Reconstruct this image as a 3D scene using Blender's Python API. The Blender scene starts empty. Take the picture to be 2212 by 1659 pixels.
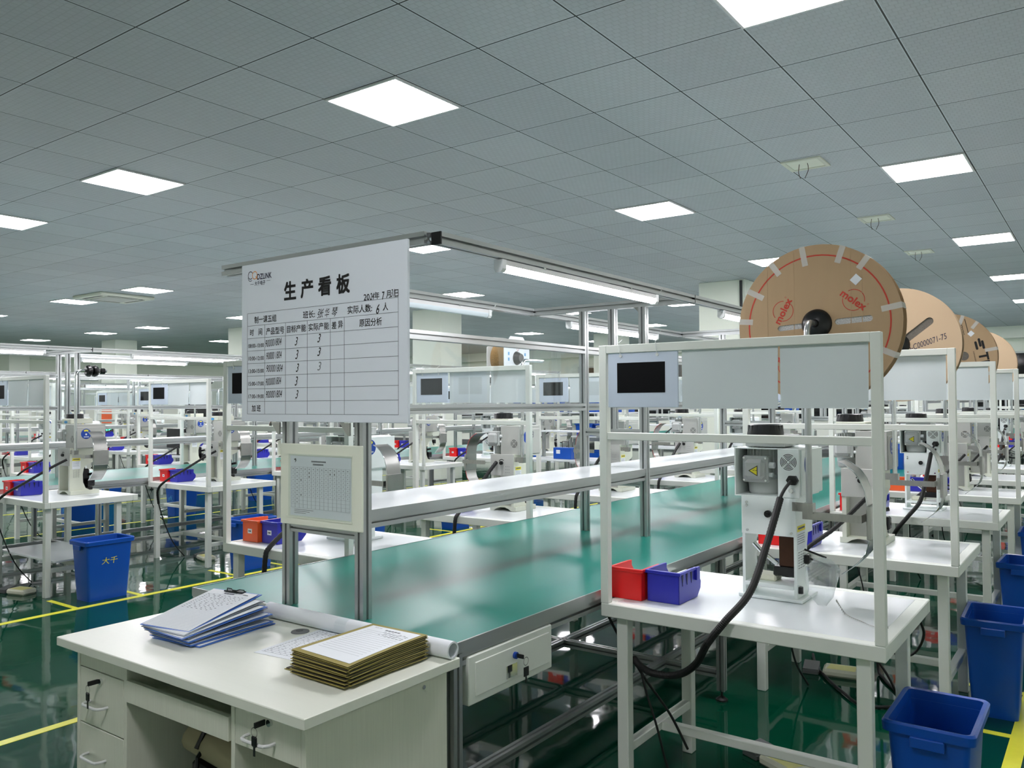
import bpy, bmesh, math, random
from mathutils import Vector, Matrix
random.seed(7)
S = bpy.context.scene
PI = math.pi

# ---------------------------------------------------------------- camera, world, exposure
CAMZ = 1.505
yaw, pitch, roll = 0.628723511, 0.0230628126, -0.00602552188
fw = Vector((-math.sin(yaw) * math.cos(pitch), math.cos(yaw) * math.cos(pitch), math.sin(pitch)))
rt = Vector((math.cos(yaw), math.sin(yaw), 0.0))
up = rt.cross(fw)
r2 = rt * math.cos(roll) + up * math.sin(roll)
u2 = up * math.cos(roll) - rt * math.sin(roll)
cam = bpy.data.cameras.new('camera')
cam.sensor_width = 36.0
cam.lens = 1777.4 / 2212.0 * 36.0
cam.clip_start = 0.05
cam.clip_end = 200
cam_ob = bpy.data.objects.new('camera', cam)
S.collection.objects.link(cam_ob)
cam_ob.matrix_world = Matrix(((r2.x, u2.x, -fw.x, 0), (r2.y, u2.y, -fw.y, 0), (r2.z, u2.z, -fw.z, CAMZ), (0, 0, 0, 1)))
S.camera = cam_ob
w = bpy.data.worlds.new('night')
S.world = w
w.use_nodes = True
w.node_tree.nodes['Background'].inputs[0].default_value = (0.01, 0.013, 0.02, 1)
w.node_tree.nodes['Background'].inputs[1].default_value = 0.3
S.view_settings.view_transform = 'Standard'
S.view_settings.look = 'None'
S.view_settings.gamma = 1
S.view_settings.use_curve_mapping = False
S.view_settings.exposure = 1.32
S.cycles.max_bounces = 12
S.cycles.diffuse_bounces = 8
S.cycles.glossy_bounces = 4
S.cycles.transparent_max_bounces = 12
S.cycles.use_denoising = True
S.cycles.use_light_tree = True
S.cycles.sample_clamp_indirect = 6
PANEL_EMIT = 19.0      # ceiling light panels
TUBE_EMIT = 17.0       # tube lamps on the gantries
ZC = 3.367            # ceiling height

# ---------------------------------------------------------------- materials
def lin(c):
    return tuple(((v / 255) / 12.92 if v / 255 <= 0.04045 else (((v / 255) + 0.055) / 1.055) ** 2.4) for v in c)

def node(nt, t, **kw):
    n = nt.nodes.new(t)
    for k, v in kw.items():
        if hasattr(n, k): setattr(n, k, v)
        else: n.inputs[k.replace('_', ' ')].default_value = v
    return n

def mat(name, rgb, rough=0.5, metal=0.0, coat=0.0, var=0.04, vscale=6.0, stretch=None, bump=0.0, bscale=60.0, emit=0.0, spec=0.5, alpha=None):
    m = bpy.data.materials.new(name)
    m.use_nodes = True
    nt = m.node_tree
    b = nt.nodes['Principled BSDF']
    col = (*lin(rgb), 1)
    b.inputs['Base Color'].default_value = col
    b.inputs['Roughness'].default_value = rough
    b.inputs['Metallic'].default_value = metal
    b.inputs['Specular IOR Level'].default_value = spec
    if coat:
        b.inputs['Coat Weight'].default_value = coat
        b.inputs['Coat Roughness'].default_value = 0.08
    tc = nt.nodes.new('ShaderNodeTexCoord')
    if var:
        mp = nt.nodes.new('ShaderNodeMapping')
        mp.inputs['Scale'].default_value = stretch or (1, 1, 1)
        nz = nt.nodes.new('ShaderNodeTexNoise')
        nz.inputs['Scale'].default_value = vscale
        nz.inputs['Detail'].default_value = 3
        nt.links.new(tc.outputs['Object'], mp.inputs[0])
        nt.links.new(mp.outputs[0], nz.inputs['Vector'])
        mx = nt.nodes.new('ShaderNodeMix')
        mx.data_type = 'RGBA'
        mx.inputs[6].default_value = tuple(c * (1 - var) for c in col[:3]) + (1,)
        mx.inputs[7].default_value = tuple(min(1, c * (1 + var)) for c in col[:3]) + (1,)
        nt.links.new(nz.outputs[0], mx.inputs[0])
        nt.links.new(mx.outputs[2], b.inputs['Base Color'])
    if bump:
        nb = nt.nodes.new('ShaderNodeTexNoise')
        nb.inputs['Scale'].default_value = bscale
        bp = nt.nodes.new('ShaderNodeBump')
        bp.inputs['Strength'].default_value = bump
        bp.inputs['Distance'].default_value = 0.01
        nt.links.new(tc.outputs['Object'], nb.inputs['Vector'])
        nt.links.new(nb.outputs[0], bp.inputs['Height'])
        nt.links.new(bp.outputs[0], b.inputs['Normal'])
    if emit:
        b.inputs['Emission Color'].default_value = col
        b.inputs['Emission Strength'].default_value = emit
        m.cycles.emission_sampling = 'FRONT'
    if alpha is not None:
        b.inputs['Alpha'].default_value = alpha
    return m

M = {}
M['paint'] = mat('cream_white_steel_paint', (222, 227, 220), 0.42, var=0.05, vscale=4, bump=0.03, bscale=40)
M['laminate'] = mat('white_laminate', (222, 228, 230), 0.22, var=0.02, vscale=3)
M['alu'] = mat('anodised_aluminium', (184, 188, 188), 0.3, metal=0.8, var=0.05, vscale=3, stretch=(1, 1, 1))
M['steel'] = mat('brushed_steel', (176, 176, 172), 0.3, metal=1.0, var=0.12, vscale=14, stretch=(8, 1, 1))
M['chrome'] = mat('polished_chrome', (215, 218, 220), 0.12, metal=1.0, var=0.02)
M['black'] = mat('black_plastic', (14, 15, 17), 0.32, var=0.1)
M['rubber'] = mat('black_rubber', (13, 14, 14), 0.6, var=0.1)
M['mach_white'] = mat('white_machine_paint', (236, 243, 241), 0.38, var=0.02, bump=0.02, bscale=120)
M['mach_grey'] = mat('grey_machine_paint', (178, 180, 175), 0.5, var=0.03, bump=0.03, bscale=150)
M['mach_cream'] = mat('cream_cast_machine_paint', (208, 212, 196), 0.45, var=0.03, bump=0.03, bscale=90)
M['motor'] = mat('grey_motor_paint', (178, 182, 180), 0.5, var=0.06)
M['dark'] = mat('dark_grey_matt', (38, 40, 41), 0.6)
M['brown'] = mat('brown_steel_block', (70, 42, 26), 0.35, metal=0.4, var=0.3, vscale=30)
M['yellow'] = mat('yellow_label', (226, 214, 46), 0.5)
M['paper'] = mat('white_paper', (226, 231, 235), 0.7, var=0.015)
M['ink'] = mat('black_ink', (14, 14, 16), 0.7, var=0)
M['ink_grey'] = mat('faded_grey_ink', (92, 96, 104), 0.7, var=0)
M['ink_pale'] = mat('pale_worn_ink', (120, 126, 132), 0.7, var=0)
M['ink_navy'] = mat('navy_ink', (28, 34, 62), 0.6, var=0)
M['ink_orange'] = mat('orange_ink', (232, 150, 50), 0.6, var=0)
M['ink_red'] = mat('brick_red_ink', (190, 62, 44), 0.7, var=0)
M['ink_blue'] = mat('light_blue_print', (70, 150, 205), 0.5, var=0)
M['blue_bin'] = mat('blue_plastic', (8, 78, 176), 0.34, var=0.06, bump=0.06, bscale=220)
M['blue_box'] = mat('royal_blue_plastic', (40, 44, 170), 0.35, var=0.04)
M['red_box'] = mat('red_plastic', (222, 24, 26), 0.35, var=0.04)
M['orange_box'] = mat('orange_plastic', (232, 96, 44), 0.35, var=0.04)
M['sticker_blue'] = mat('blue_round_sticker', (18, 66, 160), 0.4, var=0.02)
M['card'] = mat('brown_cardboard', (178, 150, 116), 0.75, var=0.05, vscale=5, stretch=(6, 1, 1), bump=0.05, bscale=30)
M['card2'] = mat('pale_cardboard', (190, 166, 136), 0.75, var=0.05, vscale=5)
M['card_core'] = mat('terminal_strip_coil', (150, 118, 70), 0.4, metal=0.5, var=0.5, vscale=90)
M['speckle'] = mat('speckled_terminal_tape', (205, 205, 198), 0.4, var=0.9, vscale=260)
M['speckle_dark'] = mat('dark_terminal_tape', (96, 92, 84), 0.4, var=0.95, vscale=420)
M['rule'] = mat('pale_blue_rules', (172, 182, 196), 0.7, var=0)
M['tape'] = mat('clear_packing_tape', (226, 222, 214), 0.25, var=0.05, alpha=0.6)
M['kraft'] = mat('olive_kraft_cover', (150, 138, 74), 0.6, var=0.06, vscale=20)
M['kraft_dark'] = mat('dark_folder_edge', (52, 50, 34), 0.6, var=0.3, vscale=60)
M['clip_blue'] = mat('blue_clipboard', (58, 108, 196), 0.35, var=0.05)
M['clip_grey'] = mat('grey_clipboard', (120, 128, 140), 0.35, var=0.05)
M['sheet_board'] = mat('white_vinyl_sheet', (206, 216, 218), 0.45, var=0.02, vscale=2)
M['instr'] = mat('bluish_white_board', (200, 212, 228), 0.3, var=0.01)
M['board'] = mat('gloss_white_board', (224, 231, 240), 0.22, var=0.01)
M['notice'] = mat('cream_notice_frame', (228, 232, 216), 0.35, var=0.02)
M['foam'] = mat('off_white_foam', (226, 226, 206), 0.6, var=0.06, vscale=20)
M['pale_yellow'] = mat('pale_yellow_label', (232, 228, 150), 0.6, var=0.08, vscale=30)
M['grey_plastic'] = mat('grey_plastic', (96, 99, 100), 0.5, var=0.08)
M['white_plastic'] = mat('white_plastic', (222, 226, 226), 0.35, var=0.02)
M['wall'] = mat('cream_wall_paint', (242, 247, 236), 0.7, var=0.015, vscale=1)
M['column'] = mat('cream_column_paint', (220, 227, 214), 0.6, var=0.015, vscale=1)
M['card_black'] = mat('matt_black_card', (8, 9, 12), 0.7, var=0, spec=0.15)
M['dark_glass'] = mat('dark_window_glass', (6, 8, 10), 0.06, var=0, spec=0.6)
M['window_alu'] = mat('white_window_frame', (205, 210, 208), 0.4)
M['tape_yellow'] = mat('yellow_floor_tape', (226, 224, 60), 0.35, var=0.08, vscale=20)
M['bag_cloth'] = mat('beige_cloth', (160, 152, 122), 0.9, var=0.1)
M['seat_black'] = mat('black_screen_plastic', (16, 18, 22), 0.25, var=0.02)
M['green_sign'] = mat('green_led_sign', (60, 230, 150), 0.4, var=0, emit=1.6)
M['panel_emit'] = mat('lit_light_diffuser', (251, 246, 250), 0.4, var=0, emit=PANEL_EMIT)
M['tube_emit'] = mat('lit_tube_diffuser', (250, 248, 253), 0.4, var=0, emit=TUBE_EMIT)
M['tube_off'] = mat('unlit_tube_diffuser', (214, 226, 232), 0.25, var=0.01)
M['lamp_white'] = mat('white_lamp_housing', (214, 216, 216), 0.35, var=0.01)
M['red_plain'] = mat('red_paint', (190, 28, 26), 0.4)

def laminated_wood():
    m = mat('pale_wood_grain_laminate', (214, 217, 200), 0.36, var=0)
    nt = m.node_tree
    b = nt.nodes['Principled BSDF']
    tc = nt.nodes.new('ShaderNodeTexCoord')
    mp = node(nt, 'ShaderNodeMapping')
    mp.inputs['Scale'].default_value = (2.0, 2.0, 0.06)
    nz = node(nt, 'ShaderNodeTexNoise', Scale=110.0, Detail=4.0)
    mx = nt.nodes.new('ShaderNodeMix'); mx.data_type = 'RGBA'
    mx.inputs[6].default_value = (*lin((206, 209, 194)), 1)
    mx.inputs[7].default_value = (*lin((222, 225, 210)), 1)
    nt.links.new(tc.outputs['Object'], mp.inputs[0]); nt.links.new(mp.outputs[0], nz.inputs['Vector'])
    nt.links.new(nz.outputs[0], mx.inputs[0]); nt.links.new(mx.outputs[2], b.inputs['Base Color'])
    return m
M['desk'] = laminated_wood()
def desk_top():
    m = mat('pale_wood_grain_top', (220, 224, 212), 0.3, var=0.025, vscale=50, stretch=(0.05, 1.5, 1))
    return m
M['desk_top'] = desk_top()

def floor_mat():
    m = mat('green_epoxy_floor', (0, 64, 44), 0.05, var=0.0, spec=0.5)
    nt = m.node_tree; b = nt.nodes['Principled BSDF']
    tc = nt.nodes.new('ShaderNodeTexCoord')
    n1 = node(nt, 'ShaderNodeTexNoise', Scale=0.7, Detail=3.0)
    mx = nt.nodes.new('ShaderNodeMix'); mx.data_type = 'RGBA'
    mx.inputs[6].default_value = (*lin((0, 54, 38)), 1); mx.inputs[7].default_value = (*lin((1, 72, 48)), 1)
    n2 = node(nt, 'ShaderNodeTexNoise', Scale=3.4, Detail=2.0)
    bp = nt.nodes.new('ShaderNodeBump'); bp.inputs['Strength'].default_value = 0.32; bp.inputs['Distance'].default_value = 0.006
    nt.links.new(tc.outputs['Object'], n1.inputs['Vector']); nt.links.new(tc.outputs['Object'], n2.inputs['Vector'])
    nt.links.new(n1.outputs[0], mx.inputs[0]); nt.links.new(mx.outputs[2], b.inputs['Base Color'])
    nt.links.new(n2.outputs[0], bp.inputs['Height']); nt.links.new(bp.outputs[0], b.inputs['Normal'])
    return m
M['floor'] = floor_mat()

M['belt'] = mat('green_conveyor_mat', (6, 118, 104), 0.3, var=0.06, vscale=3, spec=0.3)

def ceil_mat():
    m = mat('perforated_ceiling_tile', (184, 198, 198), 0.6, var=0.0)
    nt = m.node_tree; b = nt.nodes['Principled BSDF']; L = nt.links
    tc = nt.nodes.new('ShaderNodeTexCoord'); sx = nt.nodes.new('ShaderNodeSeparateXYZ'); L.new(tc.outputs['Object'], sx.inputs[0])
    def mth(op, a, bb=None):
        n = nt.nodes.new('ShaderNodeMath'); n.operation = op
        for i, v in enumerate((a, bb)):
            if v is None: continue
            if isinstance(v, (int, float)): n.inputs[i].default_value = v
            else: L.new(v, n.inputs[i])
        return n.outputs[0]
    dx = mth('PINGPONG', sx.outputs[0], 0.3); dy = mth('PINGPONG', sx.outputs[1], 0.3)
    d = mth('MINIMUM', dx, dy)
    dark = mth('LESS_THAN', d, 0.0045)
    ring = mth('LESS_THAN', d, 0.0085)  # lighter line beside each joint, a highlight painted into the tile colour
    # each tile a hair lighter or darker than its neighbour
    fx = mth('FLOOR', mth('DIVIDE', sx.outputs[0], 0.6)); fy = mth('FLOOR', mth('DIVIDE', sx.outputs[1], 0.6))
    cx = nt.nodes.new('ShaderNodeCombineXYZ'); L.new(fx, cx.inputs[0]); L.new(fy, cx.inputs[1])
    wn = nt.nodes.new('ShaderNodeTexWhiteNoise'); L.new(cx.outputs[0], wn.inputs['Vector'])
    # small pressed weave
    br = nt.nodes.new('ShaderNodeTexBrick')
    br.inputs['Scale'].default_value = 25.0; br.inputs['Mortar Size'].default_value = 0.1; br.inputs['Mortar Smooth'].default_value = 0.6
    br.inputs['Color1'].default_value = (1, 1, 1, 1); br.inputs['Color2'].default_value = (0.95, 0.95, 0.95, 1); br.inputs['Mortar'].default_value = (0.83, 0.84, 0.84, 1)
    br.inputs['Brick Width'].default_value = 1.0; br.inputs['Row Height'].default_value = 1.0
    L.new(tc.outputs['Object'], br.inputs['Vector'])
    mA = nt.nodes.new('ShaderNodeMix'); mA.data_type = 'RGBA'
    mA.inputs[6].default_value = (*lin((183, 190, 196)), 1); mA.inputs[7].default_value = (*lin((192, 199, 204)), 1); L.new(wn.outputs[0], mA.inputs[0])
    mB = nt.nodes.new('ShaderNodeMix'); mB.data_type = 'RGBA'; mB.blend_type = 'MULTIPLY'; mB.inputs[0].default_value = 0.9
    L.new(mA.outputs[2], mB.inputs[6]); L.new(br.outputs[0], mB.inputs[7])
    mC = nt.nodes.new('ShaderNodeMix'); mC.data_type = 'RGBA'; L.new(ring, mC.inputs[0]); L.new(mB.outputs[2], mC.inputs[6]); mC.inputs[7].default_value = (*lin((210, 220, 225)), 1)
    mD = nt.nodes.new('ShaderNodeMix'); mD.data_type = 'RGBA'; L.new(dark, mD.inputs[0]); L.new(mC.outputs[2], mD.inputs[6]); mD.inputs[7].default_value = (*lin((34, 42, 42)), 1)
    L.new(mD.outputs[2], b.inputs['Base Color'])
    return m
M['ceiling'] = ceil_mat()

def clear_mat():
    m = bpy.data.materials.new('clear_acrylic'); m.use_nodes = True
    nt = m.node_tree; nt.nodes.remove(nt.nodes['Principled BSDF'])
    out = nt.nodes['Material Output']
    t = nt.nodes.new('ShaderNodeBsdfTransparent'); t.inputs[0].default_value = (0.95, 0.97, 0.97, 1)
    g = nt.nodes.new('ShaderNodeBsdfGlossy'); g.inputs['Roughness'].default_value = 0.03
    fr = nt.nodes.new('ShaderNodeLayerWeight'); fr.inputs[0].default_value = 0.12
    mx = nt.nodes.new('ShaderNodeMixShader')
    sc_ = nt.nodes.new('ShaderNodeMath'); sc_.operation = 'MULTIPLY_ADD'; sc_.inputs[1].default_value = 0.6; sc_.inputs[2].default_value = 0.03; nt.links.new(fr.outputs[1], sc_.inputs[0])
    nt.links.new(sc_.outputs[0], mx.inputs[0]); nt.links.new(t.outputs[0], mx.inputs[1]); nt.links.new(g.outputs[0], mx.inputs[2]); nt.links.new(mx.outputs[0], out.inputs[0])
    return m
M['clear'] = clear_mat()
def bag_mat():
    m = clear_mat(); m.name = 'crinkled_clear_film'
    nt = m.node_tree; out = nt.nodes['Material Output']; old = out.inputs[0].links[0].from_socket
    df = nt.nodes.new('ShaderNodeBsdfDiffuse'); df.inputs[0].default_value = (.8, .85, .86, 1)
    gl_ = nt.nodes.new('ShaderNodeBsdfGlossy'); gl_.inputs['Roughness'].default_value = .12
    a = nt.nodes.new('ShaderNodeMixShader'); a.inputs[0].default_value = .5; nt.links.new(df.outputs[0], a.inputs[1]); nt.links.new(gl_.outputs[0], a.inputs[2])
    b = nt.nodes.new('ShaderNodeMixShader'); b.inputs[0].default_value = .22; nt.links.new(old, b.inputs[1]); nt.links.new(a.outputs[0], b.inputs[2]); nt.links.new(b.outputs[0], out.inputs[0])
    return m
M['bag'] = bag_mat()

# ---------------------------------------------------------------- mesh builder
class MB:
    def __init__(s): s.v = []; s.f = []; s.mi = []; s.m = 0
    def add(s, vs, fs):
        o = len(s.v); s.v += [tuple(p) for p in vs]
        for f in fs: s.f.append(tuple(i + o for i in f)); s.mi.append(s.m)
        return s
    def box(s, x0, x1, y0, y1, z0, z1):
        return s.add([(x, y, z) for z in (z0, z1) for y in (y0, y1) for x in (x0, x1)],
                     [(0, 2, 3, 1), (4, 5, 7, 6), (0, 1, 5, 4), (2, 6, 7, 3), (0, 4, 6, 2), (1, 3, 7, 5)])
    def cbox(s, x0, x1, y0, y1, z0, z1, c=0.003):
        bm = bmesh.new()
        vs = [bm.verts.new((x, y, z)) for z in (z0, z1) for y in (y0, y1) for x in (x0, x1)]
        for f in [(0, 2, 3, 1), (4, 5, 7, 6), (0, 1, 5, 4), (2, 6, 7, 3), (0, 4, 6, 2), (1, 3, 7, 5)]: bm.faces.new([vs[i] for i in f])
        bmesh.ops.bevel(bm, geom=bm.edges[:], offset=c, segments=1, affect='EDGES')
        bm.verts.index_update()
        s.add([tuple(v.co) for v in bm.verts], [[v.index for v in f.verts] for f in bm.faces]); bm.free()
        return s
    def prism(s, poly, axis, a, b):
        n = len(poly)
        def P(p, t):
            return {'x': (t, p[0], p[1]), 'y': (p[0], t, p[1]), 'z': (p[0], p[1], t)}[axis]
        vs = [P(p, a) for p in poly] + [P(p, b) for p in poly]
        fs = [tuple(range(n))[::-1], tuple(range(n, 2 * n))] + [(i, (i + 1) % n, n + (i + 1) % n, n + i) for i in range(n)]
        return s.add(vs, fs)
    def cyl(s, p0, p1, r0, r1=None, seg=16, caps=True):
        r1 = r0 if r1 is None else r1
        p0, p1 = Vector(p0), Vector(p1); d = (p1 - p0).normalized()
        a = d.orthogonal().normalized(); b = d.cross(a)
        vs = [p0 + (a * math.cos(2 * PI * i / seg) + b * math.sin(2 * PI * i / seg)) * r0 for i in range(seg)]
        vs += [p1 + (a * math.cos(2 * PI * i / seg) + b * math.sin(2 * PI * i / seg)) * r1 for i in range(seg)]
        fs = [(i, (i + 1) % seg, seg + (i + 1) % seg, seg + i) for i in range(seg)]
        if caps: fs += [tuple(range(seg))[::-1], tuple(range(seg, 2 * seg))]
        return s.add(vs, fs)
    def tube(s, pts, r, seg=8, ribs=0, rib=0.0):
        pts = [Vector(p) for p in pts]; n = len(pts); vs = []
        prev = None
        for i, p in enumerate(pts):
            d = (pts[min(i + 1, n - 1)] - pts[max(i - 1, 0)]).normalized()
            a = (prev - d * prev.dot(d)).normalized() if prev is not None and (prev - d * prev.dot(d)).length > 1e-4 else d.orthogonal().normalized()
            prev = a; b = d.cross(a)
            rr = r + (rib if ribs and i % 2 else 0)
            vs += [p + (a * math.cos(2 * PI * k / seg) + b * math.sin(2 * PI * k / seg)) * rr for k in range(seg)]
        fs = [(i * seg + k, i * seg + (k + 1) % seg, (i + 1) * seg + (k + 1) % seg, (i + 1) * seg + k) for i in range(n - 1) for k in range(seg)]
        fs += [tuple(range(seg))[::-1], tuple(range((n - 1) * seg, n * seg))]
        return s.add(vs, fs)
    def lathe(s, prof, c, axis='z', seg=24):
        n = len(prof); vs = []
        for k in range(seg):
            t = 2 * PI * k / seg; cs, sn = math.cos(t), math.sin(t)
            for r, h in prof:
                vs.append({'z': (c[0] + r * cs, c[1] + r * sn, c[2] + h), 'y': (c[0] + r * cs, c[1] + h, c[2] - r * sn), 'x': (c[0] + h, c[1] + r * cs, c[2] + r * sn)}[axis])
        fs = [(k * n + i, ((k + 1) % seg) * n + i, ((k + 1) % seg) * n + i + 1, k * n + i + 1) for k in range(seg) for i in range(n - 1)]
        return s.add(vs, fs)
    def loft(s, loops, cap0=True, cap1=True):
        n = len(loops[0]); vs = [p for l in loops for p in l]
        fs = [(j * n + i, j * n + (i + 1) % n, (j + 1) * n + (i + 1) % n, (j + 1) * n + i) for j in range(len(loops) - 1) for i in range(n)]
        if cap0: fs.append(tuple(range(n))[::-1])
        if cap1: fs.append(tuple(range((len(loops) - 1) * n, len(loops) * n)))
        return s.add(vs, fs)
    def profile(s, p0, p1, w=0.04, slots=True):
        """extruded T-slot aluminium bar along one axis"""
        p0, p1 = Vector(p0), Vector(p1); d = p1 - p0
        ax = max(range(3), key=lambda i: abs(d[i])); h = w / 2; g = 0.005 * w / 0.04; q = h - 0.0022; e = h - 0.0145 * w / 0.04; u = 0.0095 * w / 0.04
        if slots:
            side = [(-h, -h), (-g, -h), (-g, -q), (-u, -q), (-u * .4, -e), (u * .4, -e), (u, -q), (g, -q), (g, -h)]
        else: side = [(-h, -h)]
        poly = []
        for k in range(4):
            c, sn = [(1, 0), (0, 1), (-1, 0), (0, -1)][k]
            poly += [(x * c - y * sn, x * sn + y * c) for x, y in side]
        o = [i for i in range(3) if i != ax]
        def P(p, t):
            v = [0, 0, 0]; v[ax] = t; v[o[0]] = p0[o[0]] + p[0]; v[o[1]] = p0[o[1]] + p[1]; return tuple(v)
        n = len(poly); a, b = p0[ax], p1[ax]
        s.add([P(p, a) for p in poly] + [P(p, b) for p in poly],
              [tuple(range(n)), tuple(range(n, 2 * n))] + [(i, (i + 1) % n, n + (i + 1) % n, n + i) for i in range(n)])
        return s
    def mesh(s, name, smooth=True):
        me = bpy.data.meshes.new(name); me.from_pydata(s.v, [], s.f)
        bm = bmesh.new(); bm.from_mesh(me); bmesh.ops.recalc_face_normals(bm, faces=bm.faces[:]); bm.to_mesh(me); bm.free()
        if any(s.mi):
            me.polygons.foreach_set('material_index', s.mi)
        if smooth and len(me.polygons):
            me.polygons.foreach_set('use_smooth', [True] * len(me.polygons))
            me.set_sharp_from_angle(angle=math.radians(32))
        me.update()
        return me

def rot2(x, z, a):
    c, s_ = math.cos(a), math.sin(a); return x * c - z * s_, x * s_ + z * c

TXT = {}
def text_mesh(body, shear=0.0, offset=0.0):
    key = (body, shear, offset)
    if key not in TXT:
        c = bpy.data.curves.new('lettering', 'FONT'); c.body = body; c.shear = shear; c.offset = offset; c.resolution_u = 3
        o = bpy.data.objects.new('lettering', c); S.collection.objects.link(o)
        bpy.context.view_layer.update()
        me = bpy.data.meshes.new_from_object(o.evaluated_get(bpy.context.evaluated_depsgraph_get()))
        v = [(p.co.x, p.co.y) for p in me.vertices]; f = [tuple(p.vertices) for p in me.polygons]
        bpy.data.objects.remove(o); bpy.data.curves.remove(c); bpy.data.meshes.remove(me)
        xs = [p[0] for p in v] or [0]; ys = [p[1] for p in v] or [0]
        TXT[key] = (v, f, min(xs), max(xs), min(ys), max(ys))
    return TXT[key]
def put_text(mb, body, cx, cz, wd=None, ht=None, plane='xz', at=0.0, rot=0.0, shear=0.0, offset=0.0, flip=1):
    """lettering laid flat on a plane, fitted into wd x ht, centred on (cx, cz); 'xz' is read looking along +Y, 'yz' looking along -X"""
    v, f, x0, x1, y0, y1 = text_mesh(body, shear)
    sx = wd / max(1e-6, x1 - x0) if wd else None; sy = ht / max(1e-6, y1 - y0) if ht else None
    sx = sx or sy; sy = sy or sx
    d = max(0, offset) * sy * .8
    for k_, (ox, oy) in enumerate(((0, 0),) if d <= 0 else ((-d, -d), (d, -d), (-d, d), (d, d))):
      lift = .00006 * k_
      out = []
      for x, y in v:
        a, b = rot2((x - (x0 + x1) / 2) * sx * (1 - 2 * d / max(1e-6, sx * (x1 - x0))) + ox, (y - (y0 + y1) / 2) * sy * (1 - 2 * d / max(1e-6, sy * (y1 - y0))) + oy, rot)
        if plane == 'xz': out.append((cx + a, at - lift, cz + b))
        elif plane == 'yz': out.append((at + lift, cx + a, cz + b))
        else: out.append((cx + a, cz + b, at + lift))
      mb.add(out, f)
    return mb

def shape2d(loops, thick, at=0.0, name='shape'):
    """filled 2-D outline with holes, in the XZ plane, thickness along Y"""
    c = bpy.data.curves.new(name, 'CURVE'); c.dimensions = '2D'; c.fill_mode = 'BOTH'; c.extrude = thick / 2
    for lp in loops:
        sp = c.splines.new('POLY'); sp.points.add(len(lp) - 1); sp.use_cyclic_u = True
        for i, (x, y) in enumerate(lp): sp.points[i].co = (x, y, 0, 1)
    o = bpy.data.objects.new(name, c); S.collection.objects.link(o); bpy.context.view_layer.update()
    me = bpy.data.meshes.new_from_object(o.evaluated_get(bpy.context.evaluated_depsgraph_get()))
    v = [(p.co.x, at - p.co.z, p.co.y) for p in me.vertices]; f = [tuple(p.vertices) for p in me.polygons]
    bpy.data.objects.remove(o); bpy.data.curves.remove(c); bpy.data.meshes.remove(me)
    return v, f
def circ(cx, cy, r, n=32, a0=0.0, a1=2 * PI):
    return [(cx + r * math.cos(a0 + (a1 - a0) * i / n), cy + r * math.sin(a0 + (a1 - a0) * i / n)) for i in range(n)]
def arc_band(mb, cx, cz, r0, r1, a0, a1, at, plane='xz', n=24):
    vs = []
    for i in range(n + 1):
        t = a0 + (a1 - a0) * i / n
        for r in (r0, r1):
            p = (cx + r * math.cos(t), cz + r * math.sin(t))
            vs.append((p[0], at, p[1]) if plane == 'xz' else ((at, p[0], p[1]) if plane == 'yz' else (p[0], p[1], at)))
    mb.add(vs, [(2 * i, 2 * i + 1, 2 * i + 3, 2 * i + 2) for i in range(n)])
def arcpts(c, r, a0, a1, n, plane):
    out = []
    for i in range(n + 1):
        t = a0 + (a1 - a0) * i / n; a, b = r * math.cos(t), r * math.sin(t)
        out.append((c[0], c[1] + a, c[2] + b) if plane == 'yz' else ((c[0] + a, c[1], c[2] + b) if plane == 'xz' else (c[0] + a, c[1] + b, c[2])))
    return out
def smooth_path(pts, n=8):
    pts = [Vector(p) for p in pts]; P = [pts[0]] + pts + [pts[-1]]; out = []
    for i in range(1, len(P) - 2):
        for k in range(n):
            t = k / n
            a, b, c, d = P[i - 1], P[i], P[i + 1], P[i + 2]
            out.append(0.5 * ((2 * b) + (c - a) * t + (2 * a - 5 * b + 4 * c - d) * t * t + (3 * b - a - 3 * c + d) * t ** 3))
    out.append(pts[-1]); return out

# ---------------------------------------------------------------- objects
def mk(name, me, m, parent=None, loc=(0, 0, 0)):
    o = bpy.data.objects.new(name, me); S.collection.objects.link(o)
    ms = m if isinstance(m, (list, tuple)) else [m]
    if not me.materials:
        for x in ms: me.materials.append(M[x])
    o.location = loc
    if parent: o.parent = parent
    return o
def tag(o, label=None, cat=None, group=None, kind=None):
    if label: o['label'] = label
    if cat: o['category'] = cat
    if group: o['group'] = group
    if kind: o['kind'] = kind
    return o
def struct(name, mb, m, label=None, smooth=True):
    return tag(mk(name, mb.mesh(name, smooth), m), label, None, None, 'structure')
# a template: (name, mesh, material, [sub-parts], label or None)
def part(name, mb, m, kids=(), label=None, smooth=True):
    return (name, mb.mesh(name, smooth), m, list(kids), label)
def place(name, parts, loc, rz, label, cat, group=None, scale=1.0):
    root = bpy.data.objects.new(name, None); S.collection.objects.link(root)
    root.empty_display_size = 0.1
    root.location = loc; root.rotation_euler = (0, 0, rz)
    if scale != 1.0: root.scale = (scale,) * 3
    tag(root, label, cat, group)
    for nm, me, m, kids, lb in parts:
        o = mk(nm, me, m, root)
        if lb: o['label'] = lb
        for n2, me2, m2, k2, lb2 in kids:
            c = mk(n2, me2, m2, o)
            if lb2: c['label'] = lb2
    return root
def single(name, mb, m, loc, rz, label, cat, group=None):
    o = mk(name, mb.mesh(name) if isinstance(mb, MB) else mb, m, None, loc); o.rotation_euler = (0, 0, rz)
    return tag(o, label, cat, group)
ORD = ['first', 'second', 'third', 'fourth', 'fifth', 'sixth', 'seventh', 'eighth', 'ninth', 'tenth', 'eleventh', 'twelfth']

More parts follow.
